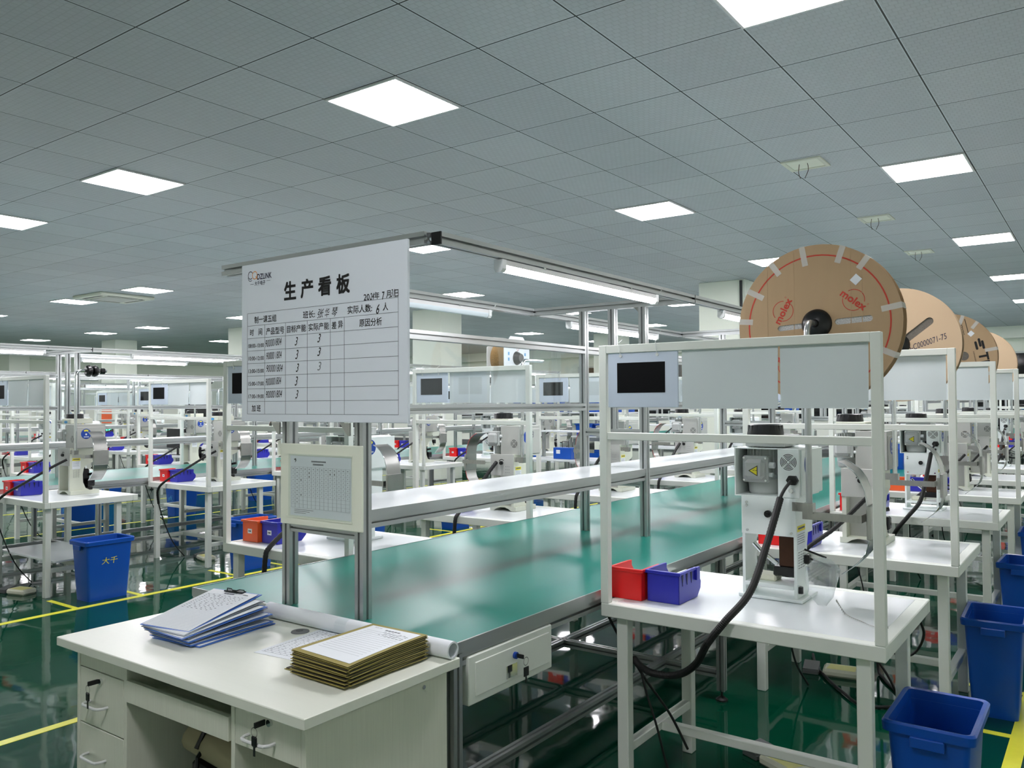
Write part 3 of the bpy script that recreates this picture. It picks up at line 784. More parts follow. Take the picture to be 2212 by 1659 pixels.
# ================================================================ CARDBOARD TERMINAL REELS (origin: centre of the front flange, axis along Y)
def slot(a, r0, r1, hw):
    """rounded slot along the radius at angle a"""
    pts = [(r1 + hw * math.cos(t), hw * math.sin(t)) for t in [(-PI / 2 + PI * i / 8) for i in range(9)]] + [(r0 + hw * math.cos(t), hw * math.sin(t)) for t in [(PI / 2 + PI * i / 8) for i in range(9)]]
    return [rot2(x, y, a) for x, y in pts]
def reel(R, holes, m, extra):
    th = .005; Wd = .062
    p = []
    v, f = shape2d([circ(0, 0, R, 72), circ(0, 0, .014, 16)[::-1]] + [h[::-1] for h in holes], th)
    me = MB().add(v, f)
    kids = []
    if extra == 'molex':
        ring = MB(); arc_band(ring, 0, 0, R - .044, R - .0385, 0, 2 * PI, -th / 2 - .0006, n=72)
        kids.append(part('printed_ring', ring, 'ink_red'))
        pr = MB()
        for cx, cz, a in ((-.128, .058, math.radians(62)), (.135, .082, math.radians(-38)), (.10, -.13, math.radians(-150)), (-.11, -.16, math.radians(150))):
            arc_band(pr, cx, cz, .038, .0405, a + .42, a + PI - .42, -th / 2 - .0006, n=20); arc_band(pr, cx, cz, .038, .0405, a + PI + .42, a + 2 * PI - .42, -th / 2 - .0006, n=20)
            put_text(pr, 'molex', cx, cz, wd=.106, ht=.029, at=-th / 2 - .0007, rot=a, offset=.03)
            ox, oz = rot2(.052, .016, a); arc_band(pr, cx + ox, cz + oz, .0022, .0032, 0, 2 * PI, -th / 2 - .0006, n=10)
        kids.append(part('printed_logo', pr, 'ink_red'))
        cr = MB()
        for x in (-.19, -.085, .125, .165):
            h = math.sqrt(R * R - x * x) - .01; cr.box(x - .0012, x + .0012, -th / 2 - .0006, -th / 2, -h, h)
        kids.append(part('fold_crease', cr, 'card'))
    if extra == 'hand':
        pr = MB(); put_text(pr, 'no-C0000071-75', .13, .005, wd=.21, ht=.03, at=-th / 2 - .0006, rot=math.radians(18), shear=.25)
        for k in range(3):
            x = .05 + .035 * k; pr.prism([(x, -.075), (x + .015, -.055), (x + .03, -.075), (x + .024, -.075), (x + .015, -.063), (x + .006, -.075)], 'y', -th / 2 - .0007, -th / 2)
        kids.append(part('marker_writing', pr, 'ink_navy'))
        kids.append(part('green_dot', MB().cyl((.07, -th / 2 - .0008, -.045), (.07, -th / 2, -.045), .014, seg=20), 'belt'))
    if extra == 'te':
        pr = MB()
        for k, (x, z) in enumerate(((.175, .075), (.195, .095), (.215, .08))):
            a = math.radians(102); q = slot(a, -.022, .022, .0075); pr.prism([(x + u, z + v2) for u, v2 in q], 'y', -th / 2 - .0007, -th / 2)
        put_text(pr, 'TE', .222, -.02, wd=.105, ht=.058, at=-th / 2 - .0007, rot=math.radians(-80), offset=.04)
        put_text(pr, 'connectivity', .165, -.005, wd=.085, ht=.014, at=-th / 2 - .0007, rot=math.radians(-80))
        put_text(pr, 'CORRUGATED', .077, .195, wd=.085, ht=.014, at=-th / 2 - .0007, rot=math.radians(-78), offset=.02)
        put_text(pr, 'PACKAGING', .092, .192, wd=.085, ht=.014, at=-th / 2 - .0007, rot=math.radians(-78), offset=.02)
        a = math.radians(12)
        for dx in (-.002, .060):
            ox, oz = rot2(dx, 0, a); q = [rot2(u, v2, a) for u, v2 in ((-.002, -.05), (.002, -.05), (.002, .05), (-.002, .05))]
            pr.prism([(u + .060 + ox, v2 + .198 + oz) for u, v2 in q], 'y', -th / 2 - .0007, -th / 2)
        kids.append(part('printed_logo', pr, 'ink'))
    p.append(part('front_flange', me, m, kids))
    v, f = shape2d([circ(0, 0, R, 72), circ(0, 0, .014, 16)[::-1]], th, at=Wd)
    p.append(part('back_flange', MB().add(v, f), m))
    p.append(part('terminal_coil', MB().lathe([(.05, .004), (R * .86, .004), (R * .86, Wd - .004), (.05, Wd - .004)], (0, 0, 0), 'y', 64), {'molex': 'speckle', 'hand': 'speckle_dark', 'te': 'speckle_dark', 'plain': 'card_core'}[extra]))
    hub = MB().lathe([(0, -.045), (.012, -.045), (.016, -.03), (.044, -.022), (.054, -.012), (.057, -.004), (0, -.004)], (0, 0, 0), 'y', 32)
    hub.cyl((0, Wd + .003, 0), (0, Wd + .05, 0), .03, .012, 24)
    p.append(part('centring_cone', hub, 'black'))
    tp = MB()
    for k, a in enumerate((178, 152, 124, 97, 73, 52, 8, -22, -60, -100, -140)):
        t = math.radians(a + (k * 37 % 7) - 3); l = .055 + (k * 13 % 5) * .005; wdt = .011
        q = [rot2(x, y, t) for x, y in ((R - l, -wdt), (R + .001, -wdt), (R + .001, wdt), (R - l, wdt))]
        tp.prism(q, 'y', -th / 2 - .0009, -th / 2 - .0003)
        q = [rot2(x, y, t) for x, y in ((R + .0004, -wdt), (R + .0014, -wdt), (R + .0014, wdt), (R + .0004, wdt))]
        tp.prism(q, 'y', -th / 2, Wd + th / 2)
    if extra in ('molex', 'te'):
        p.append(part('packing_tape', tp, 'tape'))
        p.append(part('paper_tag', MB().prism([rot2(x + .215, y, math.radians(48)) for x, y in ((-.018, -.016), (.014, -.018), (.016, .012), (-.016, .014))], 'y', -th / 2 - .002, -th / 2 - .001), 'paper'))
    return p
REELS = {
    'molex': reel(.305, [slot(math.radians(184), .048, .14, .0105), slot(math.radians(3), .078, .19, .0115)], 'card', 'molex'),
    'hand': reel(.30, [slot(math.radians(38), .05, .19, .02), slot(math.radians(218), .05, .19, .02)], 'card2', 'hand'),
    'te': reel(.30, [circ(.10, .006, .03, 24), circ(-.09, .06, .03, 24)], 'card', 'te'),
    'plain': reel(.29, [slot(math.radians(70), .05, .15, .015)], 'card2', 'plain')}
# white octagonal-flange reel with a brown coil
oc = [(-.075, .155), (.075, .155), (.155, .075), (.155, -.075), (.075, -.155), (-.075, -.155), (-.155, -.075), (-.155, .075)]
pr = MB(); [pr.box(.004, .016, -.0016, -.001, .082 + .018 * k, .094 + .018 * k) for k in range(3)]; arc_band(pr, .01, .065, .009, .012, 0, 2 * PI, -.0016)
pb = MB()
for x, z in ((-.10, .03), (-.10, -.01), (.10, .03), (.10, -.01)): pb.box(x - .009, x + .009, -.0016, -.001, z - .011, z + .011)
WREEL = [part('front_flange', MB().prism(oc, 'y', -.001, .003), 'paper', [part('printed_logo', pr, 'ink_red'), part('printed_marks', pb, 'ink_blue')]),
         part('back_flange', MB().prism(oc, 'y', .15, .154), 'paper'),
         part('terminal_coil', MB().lathe([(.03, .004), (.115, .004), (.12, .02), (.115, .05), (.12, .08), (.115, .11), (.12, .149), (.03, .149)], (0, 0, 0), 'y', 40), 'card_core'),
         part('centring_cone', MB().cyl((0, -.04, 0), (0, -.001, 0), .03, .05, 24).cyl((0, .155, 0), (0, .19, 0), .045, .03, 24), 'black')]
CONES = [part('centring_cone', MB().lathe([(0, -.01), (.03, -.01), (.045, .0), (.05, .02), (.045, .032), (.03, .04), (0, .04)], (0, 0, 0), 'y', 24), 'black'),
         part('centring_cone', MB().lathe([(0, .045), (.03, .045), (.044, .052), (.05, .066), (.044, .085), (.026, .094), (0, .094)], (0, 0, 0), 'y', 24), 'black'),
         part('locking_knob', MB().lathe([(0, .112), (.02, .112), (.026, .118), (.026, .15), (.02, .156), (0, .156)], (0, 0, 0), 'y', 14), 'black'),
         part('spindle', MB().cyl((0, -.03, 0), (0, .115, 0), .0075, seg=10), 'chrome')]

# ================================================================ ASSEMBLY BENCH AND GANTRY (origin: x of bench centre line, y = bench front)
BX0, BX1 = -2.93, -1.59            # first line; other lines repeat every 6.13 m
BCX = (BX0 + BX1) / 2
PITCH = 6.13
NSEG = 5
SEG = [0.0] + [2.06 * i for i in range(1, NSEG + 1)]     # post stations, local y of posts
PY0 = 0.055
LEN = 2.06 * NSEG + 0.1
hw = (BX1 - BX0) / 2
zt = .787
def bench_parts(first):
    p = [part('green_mat', MB().box(-hw + .006, hw - .006, .006, LEN - .006, zt - .004, zt), 'belt')]
    ed = MB()
    ed.box(-hw, hw, 0, .006, zt - .032, zt + .002).box(-hw, hw, LEN - .006, LEN, zt - .032, zt + .002)
    ed.box(-hw, -hw + .006, .006, LEN - .006, zt - .032, zt + .002).box(hw - .006, hw, .006, LEN - .006, zt - .032, zt + .002)
    ed.box(-hw + .006, hw - .006, .006, LEN - .006, zt - .03, zt - .004)
    p.append(part('edge_strip', ed, 'alu'))
    for x in (-hw + .026, hw - .026):
        p.append(part('side_rail', MB().profile((x, .04, zt - .054), (x, LEN - .04, zt - .054)), 'alu'))
    for y in [.022] + [PY0 + s for s in SEG[1:]]:
        p.append(part('cross_rail', MB().profile((-hw + .05, y, zt - .054), (hw - .05, y, zt - .054)), 'alu'))
        for x in (-hw + .022, hw - .022):
            p.append(part('leg', MB().profile((x, y, .05), (x, y, zt - .076 if y > .03 else zt - .034)), 'alu', [part('levelling_foot', MB().lathe([(0, 0), (.03, 0), (.03, .008), (.012, .022), (.006, .026), (.006, .05), (0, .05)], (x, y, 0), 'z', 16), 'rubber')]))
        p.append(part('low_cross_rail', MB().profile((-hw + .045, y, .135), (hw - .045, y, .135)), 'alu'))
    for x in (-.30, .33):
        p.append(part('low_rail', MB().profile((x, .045, .135), (x, LEN - .1, .135)), 'alu'))
    if first:
        y0, y1, z0, z1 = .065, .522, .587, .735
        fr = MB(); x = hw + .004
        fr.cbox(x - .35, x, y0, y1, z0, z1, .003)
        dr = MB().cbox(x - .01, x + .003, y0 + .03, y1 - .02, z0 + .022, z1 - .022, .002)
        fl_ = MB()
        hd = MB().box(x + .003, x + .006, .25, .255, .62, .66).box(x + .003, x + .0045, .255, .31, .62, .66)
        lk = MB().cyl((x, .298, .685), (x + .012, .298, .685), .011, seg=16)
        ky = MB().cbox(x + .012, x + .04, .296, .300, .678, .692, .0015).cbox(x + .036, x + .040, .30, .326, .62, .65, .001).box(x + .037, x + .039, .309, .315, .598, .62)
        arc_band(ky, .312, .668, .012, .014, 0, 2 * PI, x + .038, 'yz')
        p.append(part('drawer_box', fr, 'paint'))
        p.append(part('drawer', dr, 'paint', [part('recessed_pull', hd, 'chrome'), part('lock', lk, 'sticker_blue'), part('key', ky, 'black')]))
    return p
BENCH0 = bench_parts(True)
BENCH1 = bench_parts(False)
zb = 2.018
PXL, PXR, PXM = -2.405 - BCX, -2.03 - BCX, -2.218 - BCX
LXL, LXR = -2.75 - BCX, -1.75 - BCX
def gantry_parts():
    p = []
    yl = [PY0 + s for s in SEG]
    for i, y in enumerate(yl):
        for x in (PXL, PXR):
            p.append(part('post', MB().profile((x, y, zt + .0005), (x, y, zb)), 'alu'))
        if i: p.append(part('middle_post', MB().profile((PXM, y, 1.36), (PXM, y, zb)), 'alu'))
        yc = y + .04 if i == 0 else y
        p.append(part('cross_beam', MB().profile((LXL - (.10 if i == 0 else .02), yc, zb + .02), (LXR - .02, yc, zb + .02)), 'alu', [part('corner_bracket', MB().prism([(LXR - .02, zb), (LXR - .05, zb), (LXR - .02, zb + .0)] if False else [(x, z) for x, z in ((PXR - .02, zb), (PXR - .05, zb), (PXR - .02, zb - .03))], 'y', yc - .012, yc + .012), 'steel')]))
        p.append(part('low_cross_bar', MB().profile((PXL + .02, y, 1.34), (PXR - .02, y, 1.34)), 'alu'))
    for i in range(NSEG):
        a = yl[i] + (.06 if i == 0 else 0); b = yl[i + 1] - .008
        for x in (LXL, LXR):
            cap = MB().cbox(x - .0205, x + .0205, a - .006, a + .0005, zb - .001, zb + .041, .001)
            p.append(part('long_beam', MB().profile((x, a, zb + .02), (x, b, zb + .02)), 'alu', [part('end_cap', cap, 'black'), part('end_cap', MB().cbox(x - .0205, x + .0205, b, b + .006, zb - .001, zb + .041, .001), 'black')]))
    y0, y1 = yl[0] + .02, yl[-1] - .02
    for z in (1.48, 1.80):
        for i in range(NSEG):
            p.append(part('side_rail', MB().profile((PXL, yl[i] + .02, z), (PXL, yl[i + 1] - .02, z)), 'alu'))
    for i in range(NSEG):
        a = yl[i] + .02; d = (yl[i + 1] - yl[i] - .04) / 4
        for k in range(4):
            p.append(part('clear_panel', MB().box(PXL - .002, PXL + .001, a + d * k + .003, a + d * (k + 1) - .003, 1.495, 1.785), 'clear'))
    # shelf
    sh = MB().box(PXL + .02, PXR + .012, y0, y1, 1.128, 1.148)
    p.append(part('shelf_board', sh, 'laminate', [part('shelf_edge', MB().box(PXR + .012, PXR + .016, y0, y1, 1.127, 1.149), 'alu')]))
    for x in (PXL + .045, PXR - .008):
        p.append(part('shelf_rail', MB().profile((x, y0, 1.107), (x, y1, 1.107)), 'alu'))
    for i in range(NSEG + 1):
        p.append(part('shelf_cross_bar', MB().profile((PXL + .02, yl[i], 1.066), (PXR - .02, yl[i], 1.066), .03), 'alu'))
    return p
GANTRY = gantry_parts()
def tube_lamp(lit):
    L = 1.22
    hs = MB().prism([(-.018, -.004), (.018, -.004), (.016, -.022), (-.016, -.022)], 'y', 0, L)
    df = MB().prism([(-.016, -.022), (.016, -.022), (.015, -.034), (.009, -.043), (0, -.046), (-.009, -.043), (-.015, -.034)], 'y', .012, L - .012)
    ecs = [MB().prism([(-.019, -.003), (.019, -.003), (.019, -.036), (.011, -.047), (-.011, -.047), (-.019, -.036)], 'y', -.012, .012), MB().prism([(-.019, -.003), (.019, -.003), (.019, -.036), (.011, -.047), (-.011, -.047), (-.019, -.036)], 'y', L - .012, L + .012)]
    wr = MB().tube(smooth_path([(-.004, L + .01, -.02), (.0, L + .035, -.01), (.018, L + .04, .02), (.024, L + .04, .03)]), .003, 6)
    cl = MB()
    for y in (.25, .95): cl.box(-.02, .02, y, y + .015, -.006, .0)
    return [part('lamp_housing', hs, 'lamp_white'), part('tube_diffuser', df, 'tube_emit' if lit else 'tube_off'), *[part('end_cap', e_, 'white_plastic') for e_ in ecs], part('mounting_clip', cl, 'chrome'), part('power_lead', wr, 'white_plastic')]
TUBE = {True: tube_lamp(True), False: tube_lamp(False)}

LINE = ['nearest', 'second', 'third', 'fourth']
# ================================================================ STATIONS
def station(x0, y, h, mk_, bins, reel_kind, who):
    """one bench with its upright frame, boards, machine, parts bins; who: phrase that singles out this bench"""
    place('workbench', WB[h] + (UNDER if (x0 < -7.6 and x0 > -7.8 and y < 3.5) else []), (x0, y, 0), 0, 'white steel workbench with front frame, ' + who, 'workbench', 'white steel workbenches in rows')
    zi = h - .030
    place('instruction_board', INSTR, (x0 + .036, y + .006, zi), 0, 'small board with black card, ' + who, 'board', 'hanging boards with black cards')
    place('vinyl_sheet', VIN_A, (x0 + .334, y + .012, zi + .003), 0, 'white hanging sheet beside the black card, ' + who, 'hanging sheet', 'white sheets hanging on the bench frames')
    place('vinyl_sheet', VIN_B, (x0 + .683, y + .016, zi + .004), 0, 'white hanging sheet farthest from black card, ' + who, 'hanging sheet', 'white sheets hanging on the bench frames')
    kind = {'W': 'white', 'G': 'grey', 'H': 'grey'}[mk_]
    place('crimping_machine', MACH[mk_], (x0, y, .7505), 0, kind + ' terminal crimping machine, ' + who, 'machine', 'terminal crimping machines')
    o = mk('power_cable', CAB['W' if (mk_ == 'W' and x0 > -2) else ('S' if -4.1 < x0 < -3 else 'G')], 'rubber', None, (x0, y, .7505)); tag(o, 'black sleeved cable leaving the machine, ' + who, 'cable', 'black machine cables')
    if reel_kind in REELS:
        place('terminal_reel', REELS[reel_kind], (x0 + .665, y + .515, 1.8005), 0, {'molex': 'big brown cardboard reel with red printed ring and round logos', 'hand': 'pale cardboard reel with handwritten number and wide slanted slots', 'te': 'brown cardboard reel with black printed letters and bars', 'plain': 'plain pale cardboard reel, farthest of the four cardboard reels'}[reel_kind], 'reel', 'large cardboard terminal reels')
    elif reel_kind == 'white':
        place('terminal_reel', WREEL, (x0 + .52, y + .535, 1.825), PI / 2, 'reel with white octagonal sides and brown coil above the production-board row', 'reel')
    elif reel_kind == 'cones':
        place('reel_holder', CONES, (x0 + .66, y + .49, 1.8005), 0, 'empty black reel holder on bent pole, ' + who, 'reel holder', 'empty black reel holders')
    for k, (c, bx, by) in enumerate(bins):
        extra = ', outer one' if c == 'blue' and k == 2 else ''
        place('parts_bin', BINP[c] + (LABEL if not (x0 > -2 and y < 3) else []), (x0 + bx, y + by, .7505), 0, '%s plastic parts bin%s, %s' % (c, extra, who), 'parts bin', 'coloured plastic parts bins')
UNDER = [part('under_shelf', MB().cbox(.03, .98, .08, .60, .27, .285, .001), 'laminate')]
CAB['S'] = MB().tube(smooth_path([(.45, .38, .34), (.43, .30, .26), (.42, .14, .12), (.415, .0, .02), (.41, -.03, -.04), (.405, -.03, -.22), (.40, .02, -.42), (.39, .10, -.62), (.36, .2, -.742)], 10), .0125, 9, ribs=1, rib=.0014).mesh('power_cable')
RB = [('red', .042, .10), ('blue', .185, .12)]
OB = [('orange', .042, .10), ('blue', .185, .12)]
R1 = [(2.72, 1.72, 'W', 'molex', [('red', -.012, .105), ('blue', .13, .13)]), (4.22, 1.745, 'G', 'hand', RB), (5.85, 1.745, 'W', 'te', RB),
      (7.4, 1.745, 'G', 'plain', [('orange', .042, .10), ('blue', .185, .12), ('blue', .335, .12)]), (8.95, 1.745, 'G', 'cones', RB), (10.5, 1.745, 'W', 'cones', RB)]
L1 = [(2.73, 1.745, 'W', None, OB), (4.25, 1.745, 'H', 'white', RB), (5.78, 1.745, 'H', None, RB), (7.3, 1.745, 'H', 'cones', RB), (8.8, 1.745, 'W', None, RB), (10.35, 1.745, 'G', None, RB)]
R2 = [(3.04, 1.745, 'G', 'cones', RB), (4.47, 1.745, 'G', 'cones', RB), (5.95, 1.745, 'G', 'cones', RB), (7.4, 1.745, 'G', None, RB), (8.9, 1.745, 'W', 'cones', RB), (10.4, 1.745, 'G', None, RB)]
L2 = [(4.2, 1.745, 'W', None, RB), (5.7, 1.745, 'G', 'cones', RB), (7.2, 1.745, 'H', None, RB), (8.7, 1.745, 'G', 'cones', RB), (10.2, 1.745, 'G', None, RB)]
R3 = [(5.6, 1.745, 'W', None, RB), (7.1, 1.745, 'G', 'cones', RB), (8.6, 1.745, 'G', None, RB), (10.1, 1.745, 'G', 'cones', RB)]
L3 = [(7.2, 1.745, 'G', None, RB), (8.7, 1.745, 'W', None, RB), (10.2, 1.745, 'G', None, RB)]
for rw, x0, nm in ((R1, -1.57, 'row under cardboard reels'), (L1, -3.955, 'row behind the production board'), (R2, -7.7, 'row by the lettered waste bin'), (L2, -10.09, 'row behind the second gantry'), (R3, -13.83, 'row before the third gantry'), (L3, -16.225, 'row behind the third gantry')):
    for i, (y, h, mk_, rl, bs) in enumerate(rw):
        station(x0, y, h, mk_, bs, rl, '%s bench, %s' % (ORD[i], nm))
for rw, x0, nm in (([(7.2, 1.745, 'G', None, RB), (8.7, 1.745, 'W', None, RB), (10.2, 1.745, 'G', 'cones', RB)], -19.96, 'row before the farthest gantry'),
                   ([(15.1, 1.745, 'G', None, RB), (16.6, 1.745, 'W', 'cones', RB), (18.1, 1.745, 'G', None, RB)], -1.57, 'rear row near the far windows'),
                   ([(15.1, 1.745, 'G', None, RB), (16.6, 1.745, 'G', 'cones', RB), (18.1, 1.745, 'W', None, RB)], -3.955, 'rear row behind the rear gantry'),
                   ([(15.1, 1.745, 'W', None, RB), (16.6, 1.745, 'G', None, RB), (18.1, 1.745, 'G', None, RB)], -7.7, 'rear row before the second rear gantry')):
    for i, (y, h, mk_, rl, bs) in enumerate(rw):
        station(x0, y, h, mk_, bs, rl, '%s bench, %s' % (ORD[i], nm))
for o in [o for o in S.objects if o.get('label') == 'grey terminal crimping machine, second bench, row behind the production board']:
    nn = MB(); put_text(nn, '28', .56, .53, wd=.05, ht=.045, plane='yz', at=.6275, shear=.1)
    mk('marker_number', nn.mesh('marker_number'), 'ink_grey', o)
# long line benches with their lamp gantries
for k in range(4):
    x = BCX - PITCH * k
    y = 1.885
    place('assembly_bench', BENCH0 if k == 0 else BENCH1, (x, y, 0), 0, ['long aluminium assembly bench with teal mat and drawer, nearest line', 'long aluminium bench with teal mat behind the first aisle, second line', 'long aluminium bench with teal mat, third line away', 'long aluminium bench with teal mat, farthest line'][k], 'bench', 'long green-topped assembly benches')
    place('light_gantry', GANTRY, (x, y, 0), 0, 'aluminium profile gantry with shelf standing on the %s green bench' % LINE[k], 'gantry', 'aluminium gantries over the benches')
    for side, lx in (('right', LXR), ('left', LXL)):
        for i in range(NSEG):
            lit = not (k == 0 and side == 'left' and i == 0)
            ys = y + PY0 + SEG[i] + .40
            place('tube_lamp', TUBE[lit], (x + lx, ys, zb + .0), 0, '%s tube lamp under the %s beam of the %s gantry, %s from its front' % ('lit' if lit else 'unlit', {'right': 'aisle-side', 'left': 'far-side'}[side], LINE[k], ORD[i]), 'lamp', 'tube lamps under the gantries')

# waste bins
wb1 = [(-.492, 3.10), (-.475, 4.67), (-.475, 6.30), (-.48, 7.80), (-.48, 9.3), (-.48, 10.8)]
for i, (x, y) in enumerate(wb1):
    place('waste_bin', WASTE, (x, y, 0), math.radians([0, 2, -2, 1, 0, 0][i]), 'tall blue waste bin, %s in the file beside the right-hand benches and yellow tape' % ORD[i], 'bin', 'tall blue waste bins')
# the bin marked in yellow paint
q = MB(); put_text(q, '大千', .0, .30, wd=.125, ht=.052, plane='xz', at=0, shear=.1)
q.v = [(v[0], v[1], v[2]) for v in q.v]
wb = place('waste_bin', WASTE, (-6.44, 3.36, 0), 0, 'blue waste bin with two yellow painted characters inside a yellow taped square', 'bin')
q2 = MB().add([(.1135 + (v[2] - .30) * .058, v[0], v[2]) for v in q.v], q.f)
mk('painted_characters', q2.mesh('painted_characters'), 'yellow', wb)
place('waste_bin', WASTE, (-6.46, 4.76, 0), 0, 'blue waste bin on the floor behind the bench with the orange parts bin', 'bin', 'tall blue waste bins')
place('waste_bin', WASTE, (-6.46, 6.24, 0), 0, 'blue waste bin beside the third bench right of the second green line', 'bin', 'tall blue waste bins')
place('waste_bin', WASTE, (-6.46, 7.7, 0), 0, 'blue waste bin beside the fourth bench right of the second green line', 'bin', 'tall blue waste bins')
for i, y in enumerate((4.45, 5.95, 7.5)):
    place('waste_bin', WASTE, (-4.13, y + .2, 0), 0, 'blue waste bin at the aisle, %s beside the benches left of the nearest line' % ORD[i], 'bin', 'tall blue waste bins')
for i, (x, y) in enumerate(((-10.35, 5.1), (-10.35, 6.5), (-10.9, 8.2), (-12.5, 6.6), (-12.5, 8.2))):
    place('waste_bin', WASTE + [PICTO], (x, y, 0), 0, 'blue waste bin with printed litter symbol, %s of those beyond the second line' % ORD[i], 'bin', 'blue waste bins with round litter symbol')

# ================================================================ PRODUCTION BOARD (local x right, z up, front at y = 0)
X0b, Z0b = -2.628, 1.443
BW, BH = .846, .582
pb = MB().cbox(0, BW, 0, .012, 0, BH, .0015)
gl = MB(); at = -.0006; lw = .0011
zl = [.3997, .353, .3063, .2600, .2133, .1667, .1200, .0735, .0270]
xl = [.0352, .1369, .2541, .3706, .4897, .558, .8065]
for z in zl: gl.box(xl[0], xl[-1], at, 0, z - lw / 2, z + lw / 2)
for i, x in enumerate(xl):
    gl.box(x - lw / 2, x + lw / 2, at, 0, zl[-1], zl[0] if i in (0, 6) else zl[1])
pt = MB()
for ch, x in zip('生产看板', (.2794, .3695, .4611, .5529)): put_text(pt, ch, x, .466, wd=.066, ht=.067, at=at, offset=.035)
for s_, x, z, wd, ht in (('制一课五组', .1404, .3738, .127, .026), ('班长:', .3803, .3739, .063, .026), ('实际人数:', .6322, .3749, .115, .027), ('人', .7508, .3742, .024, .026),
                         ('时', .062, .3284, .022, .025), ('间', .112, .3284, .022, .025), ('产品型号', .1959, .3278, .102, .026), ('目标产能', .3135, .3285, .102, .026), ('实际产能', .4305, .3288, .105, .026),
                         ('差', .508, .329, .023, .025), ('异', .540, .329, .023, .025), ('原因分析', .6823, .3281, .104, .026), ('加', .073, .0482, .022, .025), ('班', .103, .0482, .022, .025),
                         ('20', .665, .411, .027, .021), ('年', .712, .413, .022, .024), ('月', .764, .413, .02, .024), ('日', .800, .413, .016, .024)):
    put_text(pt, s_, x, z, wd=wd, ht=ht, at=at, offset=.012)
for k, s_ in enumerate(('08:00-10:00', '10:00-12:00', '13:00-15:00', '15:00-17:00', '17:00-19:00')):
    put_text(pt, s_, .0868, zl[2] - .0467 * k - .0275, wd=.090, ht=.0145, at=at, offset=.01)
hwr = MB()
put_text(hwr, '24', .690, .412, wd=.020, ht=.022, at=at, shear=.3, offset=.01)
put_text(hwr, '7', .741, .410, wd=.011, ht=.026, at=at, shear=.1, offset=.01)
put_text(hwr, '31', .7835, .415, wd=.018, ht=.025, at=at, shear=.35, offset=.005)
for s_, x, wd in (('张', .440, .036), ('华', .474, .026), ('琴', .512, .032)): put_text(hwr, s_, x, .3734, wd=wd, ht=.031, at=at, shear=.35, offset=-.004, rot=.05)
put_text(hwr, '6', .716, .3685, wd=.015, ht=.032, at=at, shear=.35, offset=.005)
for k in range(5):
    z = zl[2] - .0467 * k - .0205
    put_text(hwr, ('900001804', '90000 1804', '900001804', '9000001804', '900001804')[k], .190 + .003 * (k % 3 - 1), z, wd=.092 - .004 * (k % 2), ht=.026, at=at, shear=.35, offset=-.003, rot=.06 - .03 * (k % 3))
    put_text(hwr, '3', .3135 + .003 * (k % 3), z - .002, wd=.017, ht=.030 + .003 * (k % 2), at=at, shear=.45, offset=.004)
    if k < 2: put_text(hwr, '3', .433, z + .003, wd=.018, ht=.030, at=at, shear=.45, offset=.004)
hp = MB(); put_text(hp, '3', .434, zl[4] - .021, wd=.020, ht=.030, at=at, shear=.3, offset=-.012)
lg = MB(); put_text(lg, 'DZLiNK', .1348, .5318, wd=.083, ht=.021, at=at, offset=.02)
put_text(lg, '大千电子', .1093, .5085, wd=.062, ht=.0165, at=at, offset=.015); lg.box(.052, .072, at, 0, .5065, .5075).box(.147, .168, at, 0, .5125, .5135)
arc_band(lg, .0535, .541, .0125, .0152, PI * .15, PI * 1.75, at); arc_band(lg, .0535, .534, .0135, .0155, PI * 1.0, PI * 1.7, at)
lo = MB(); arc_band(lo, .0785, .5395, .0125, .0152, 0, 2 * PI, at); lo.prism([(.083, .534), (.086, .536), (.095, .524), (.091, .523)], 'y', at, 0)
place('production_board', [part('board_panel', pb, 'board', [part('printed_table', gl, 'ink_grey'), part('printed_text', pt, 'ink'), part('marker_writing', hwr, 'ink'), part('faded_figure', hp, 'ink_pale'), part('logo_lettering', lg, 'ink_navy'), part('logo_ring', lo, 'ink_orange')]),
                           part('mounting_bracket', MB().prism([(.155, -.002), (.205, -.002), (.205, -.045), (.195, -.045)], 'y', .012, .018).prism([(.52, -.002), (.57, -.002), (.57, -.045), (.56, -.045)], 'y', .012, .018), 'steel')],
      (X0b, 1.894, Z0b), 0, 'white production status board with black table and handwriting at the front of the gantry', 'board')
# ================================================================ SMALL NOTICE FRAME
nw, nh = .418, .286
nf = MB().cbox(0, nw, 0, .010, 0, nh, .003)
rg = MB().box(.035, nw - .045, -.003, 0, nh - .040, nh - .034).box(.035, nw - .045, -.003, 0, .026, .032)
pp = MB().box(.058, .368, -.0012, 0, .034, nh - .042)
gp = MB(); gx0, gx1, gz0, gz1 = .062, .363, .062, .205
for i in range(12): z = gz0 + (gz1 - gz0) * i / 11; gp.box(gx0, gx1, -.0018, -.0012, z, z + .0004)
for i in range(15): x = gx0 + (gx1 - gx0) * i / 14; gp.box(x, x + .0004, -.0018, -.0012, gz0, gz1)
gt = MB(); [gt.box(.17 + .0068 * k, .1755 + .0068 * k, -.0018, -.0012, .2235, .2285) for k in range(11)]; [gt.box(.178 + .0068 * k, .1835 + .0068 * k, -.0018, -.0012, .2135, .2185) for k in range(8)]
for i in range(3): gt.box(.08, .18 - .02 * i, -.0018, -.0012, .055 - .006 * i, .0565 - .006 * i)
rnd = random.Random(3)
for i in range(10):
    for j in range(14):
        x = gx0 + (gx1 - gx0) * (j + .5) / 14; z = gz1 - (gz1 - gz0) * (i + .5) / 11
        if i < 8 or j < 2: gt.box(x - .003 if j == 1 or i == 0 else x - .0012, x + .003 if j == 1 or i == 0 else x + .0012, -.0018, -.0012, z - .0012, z + .0012)
gk = MB()
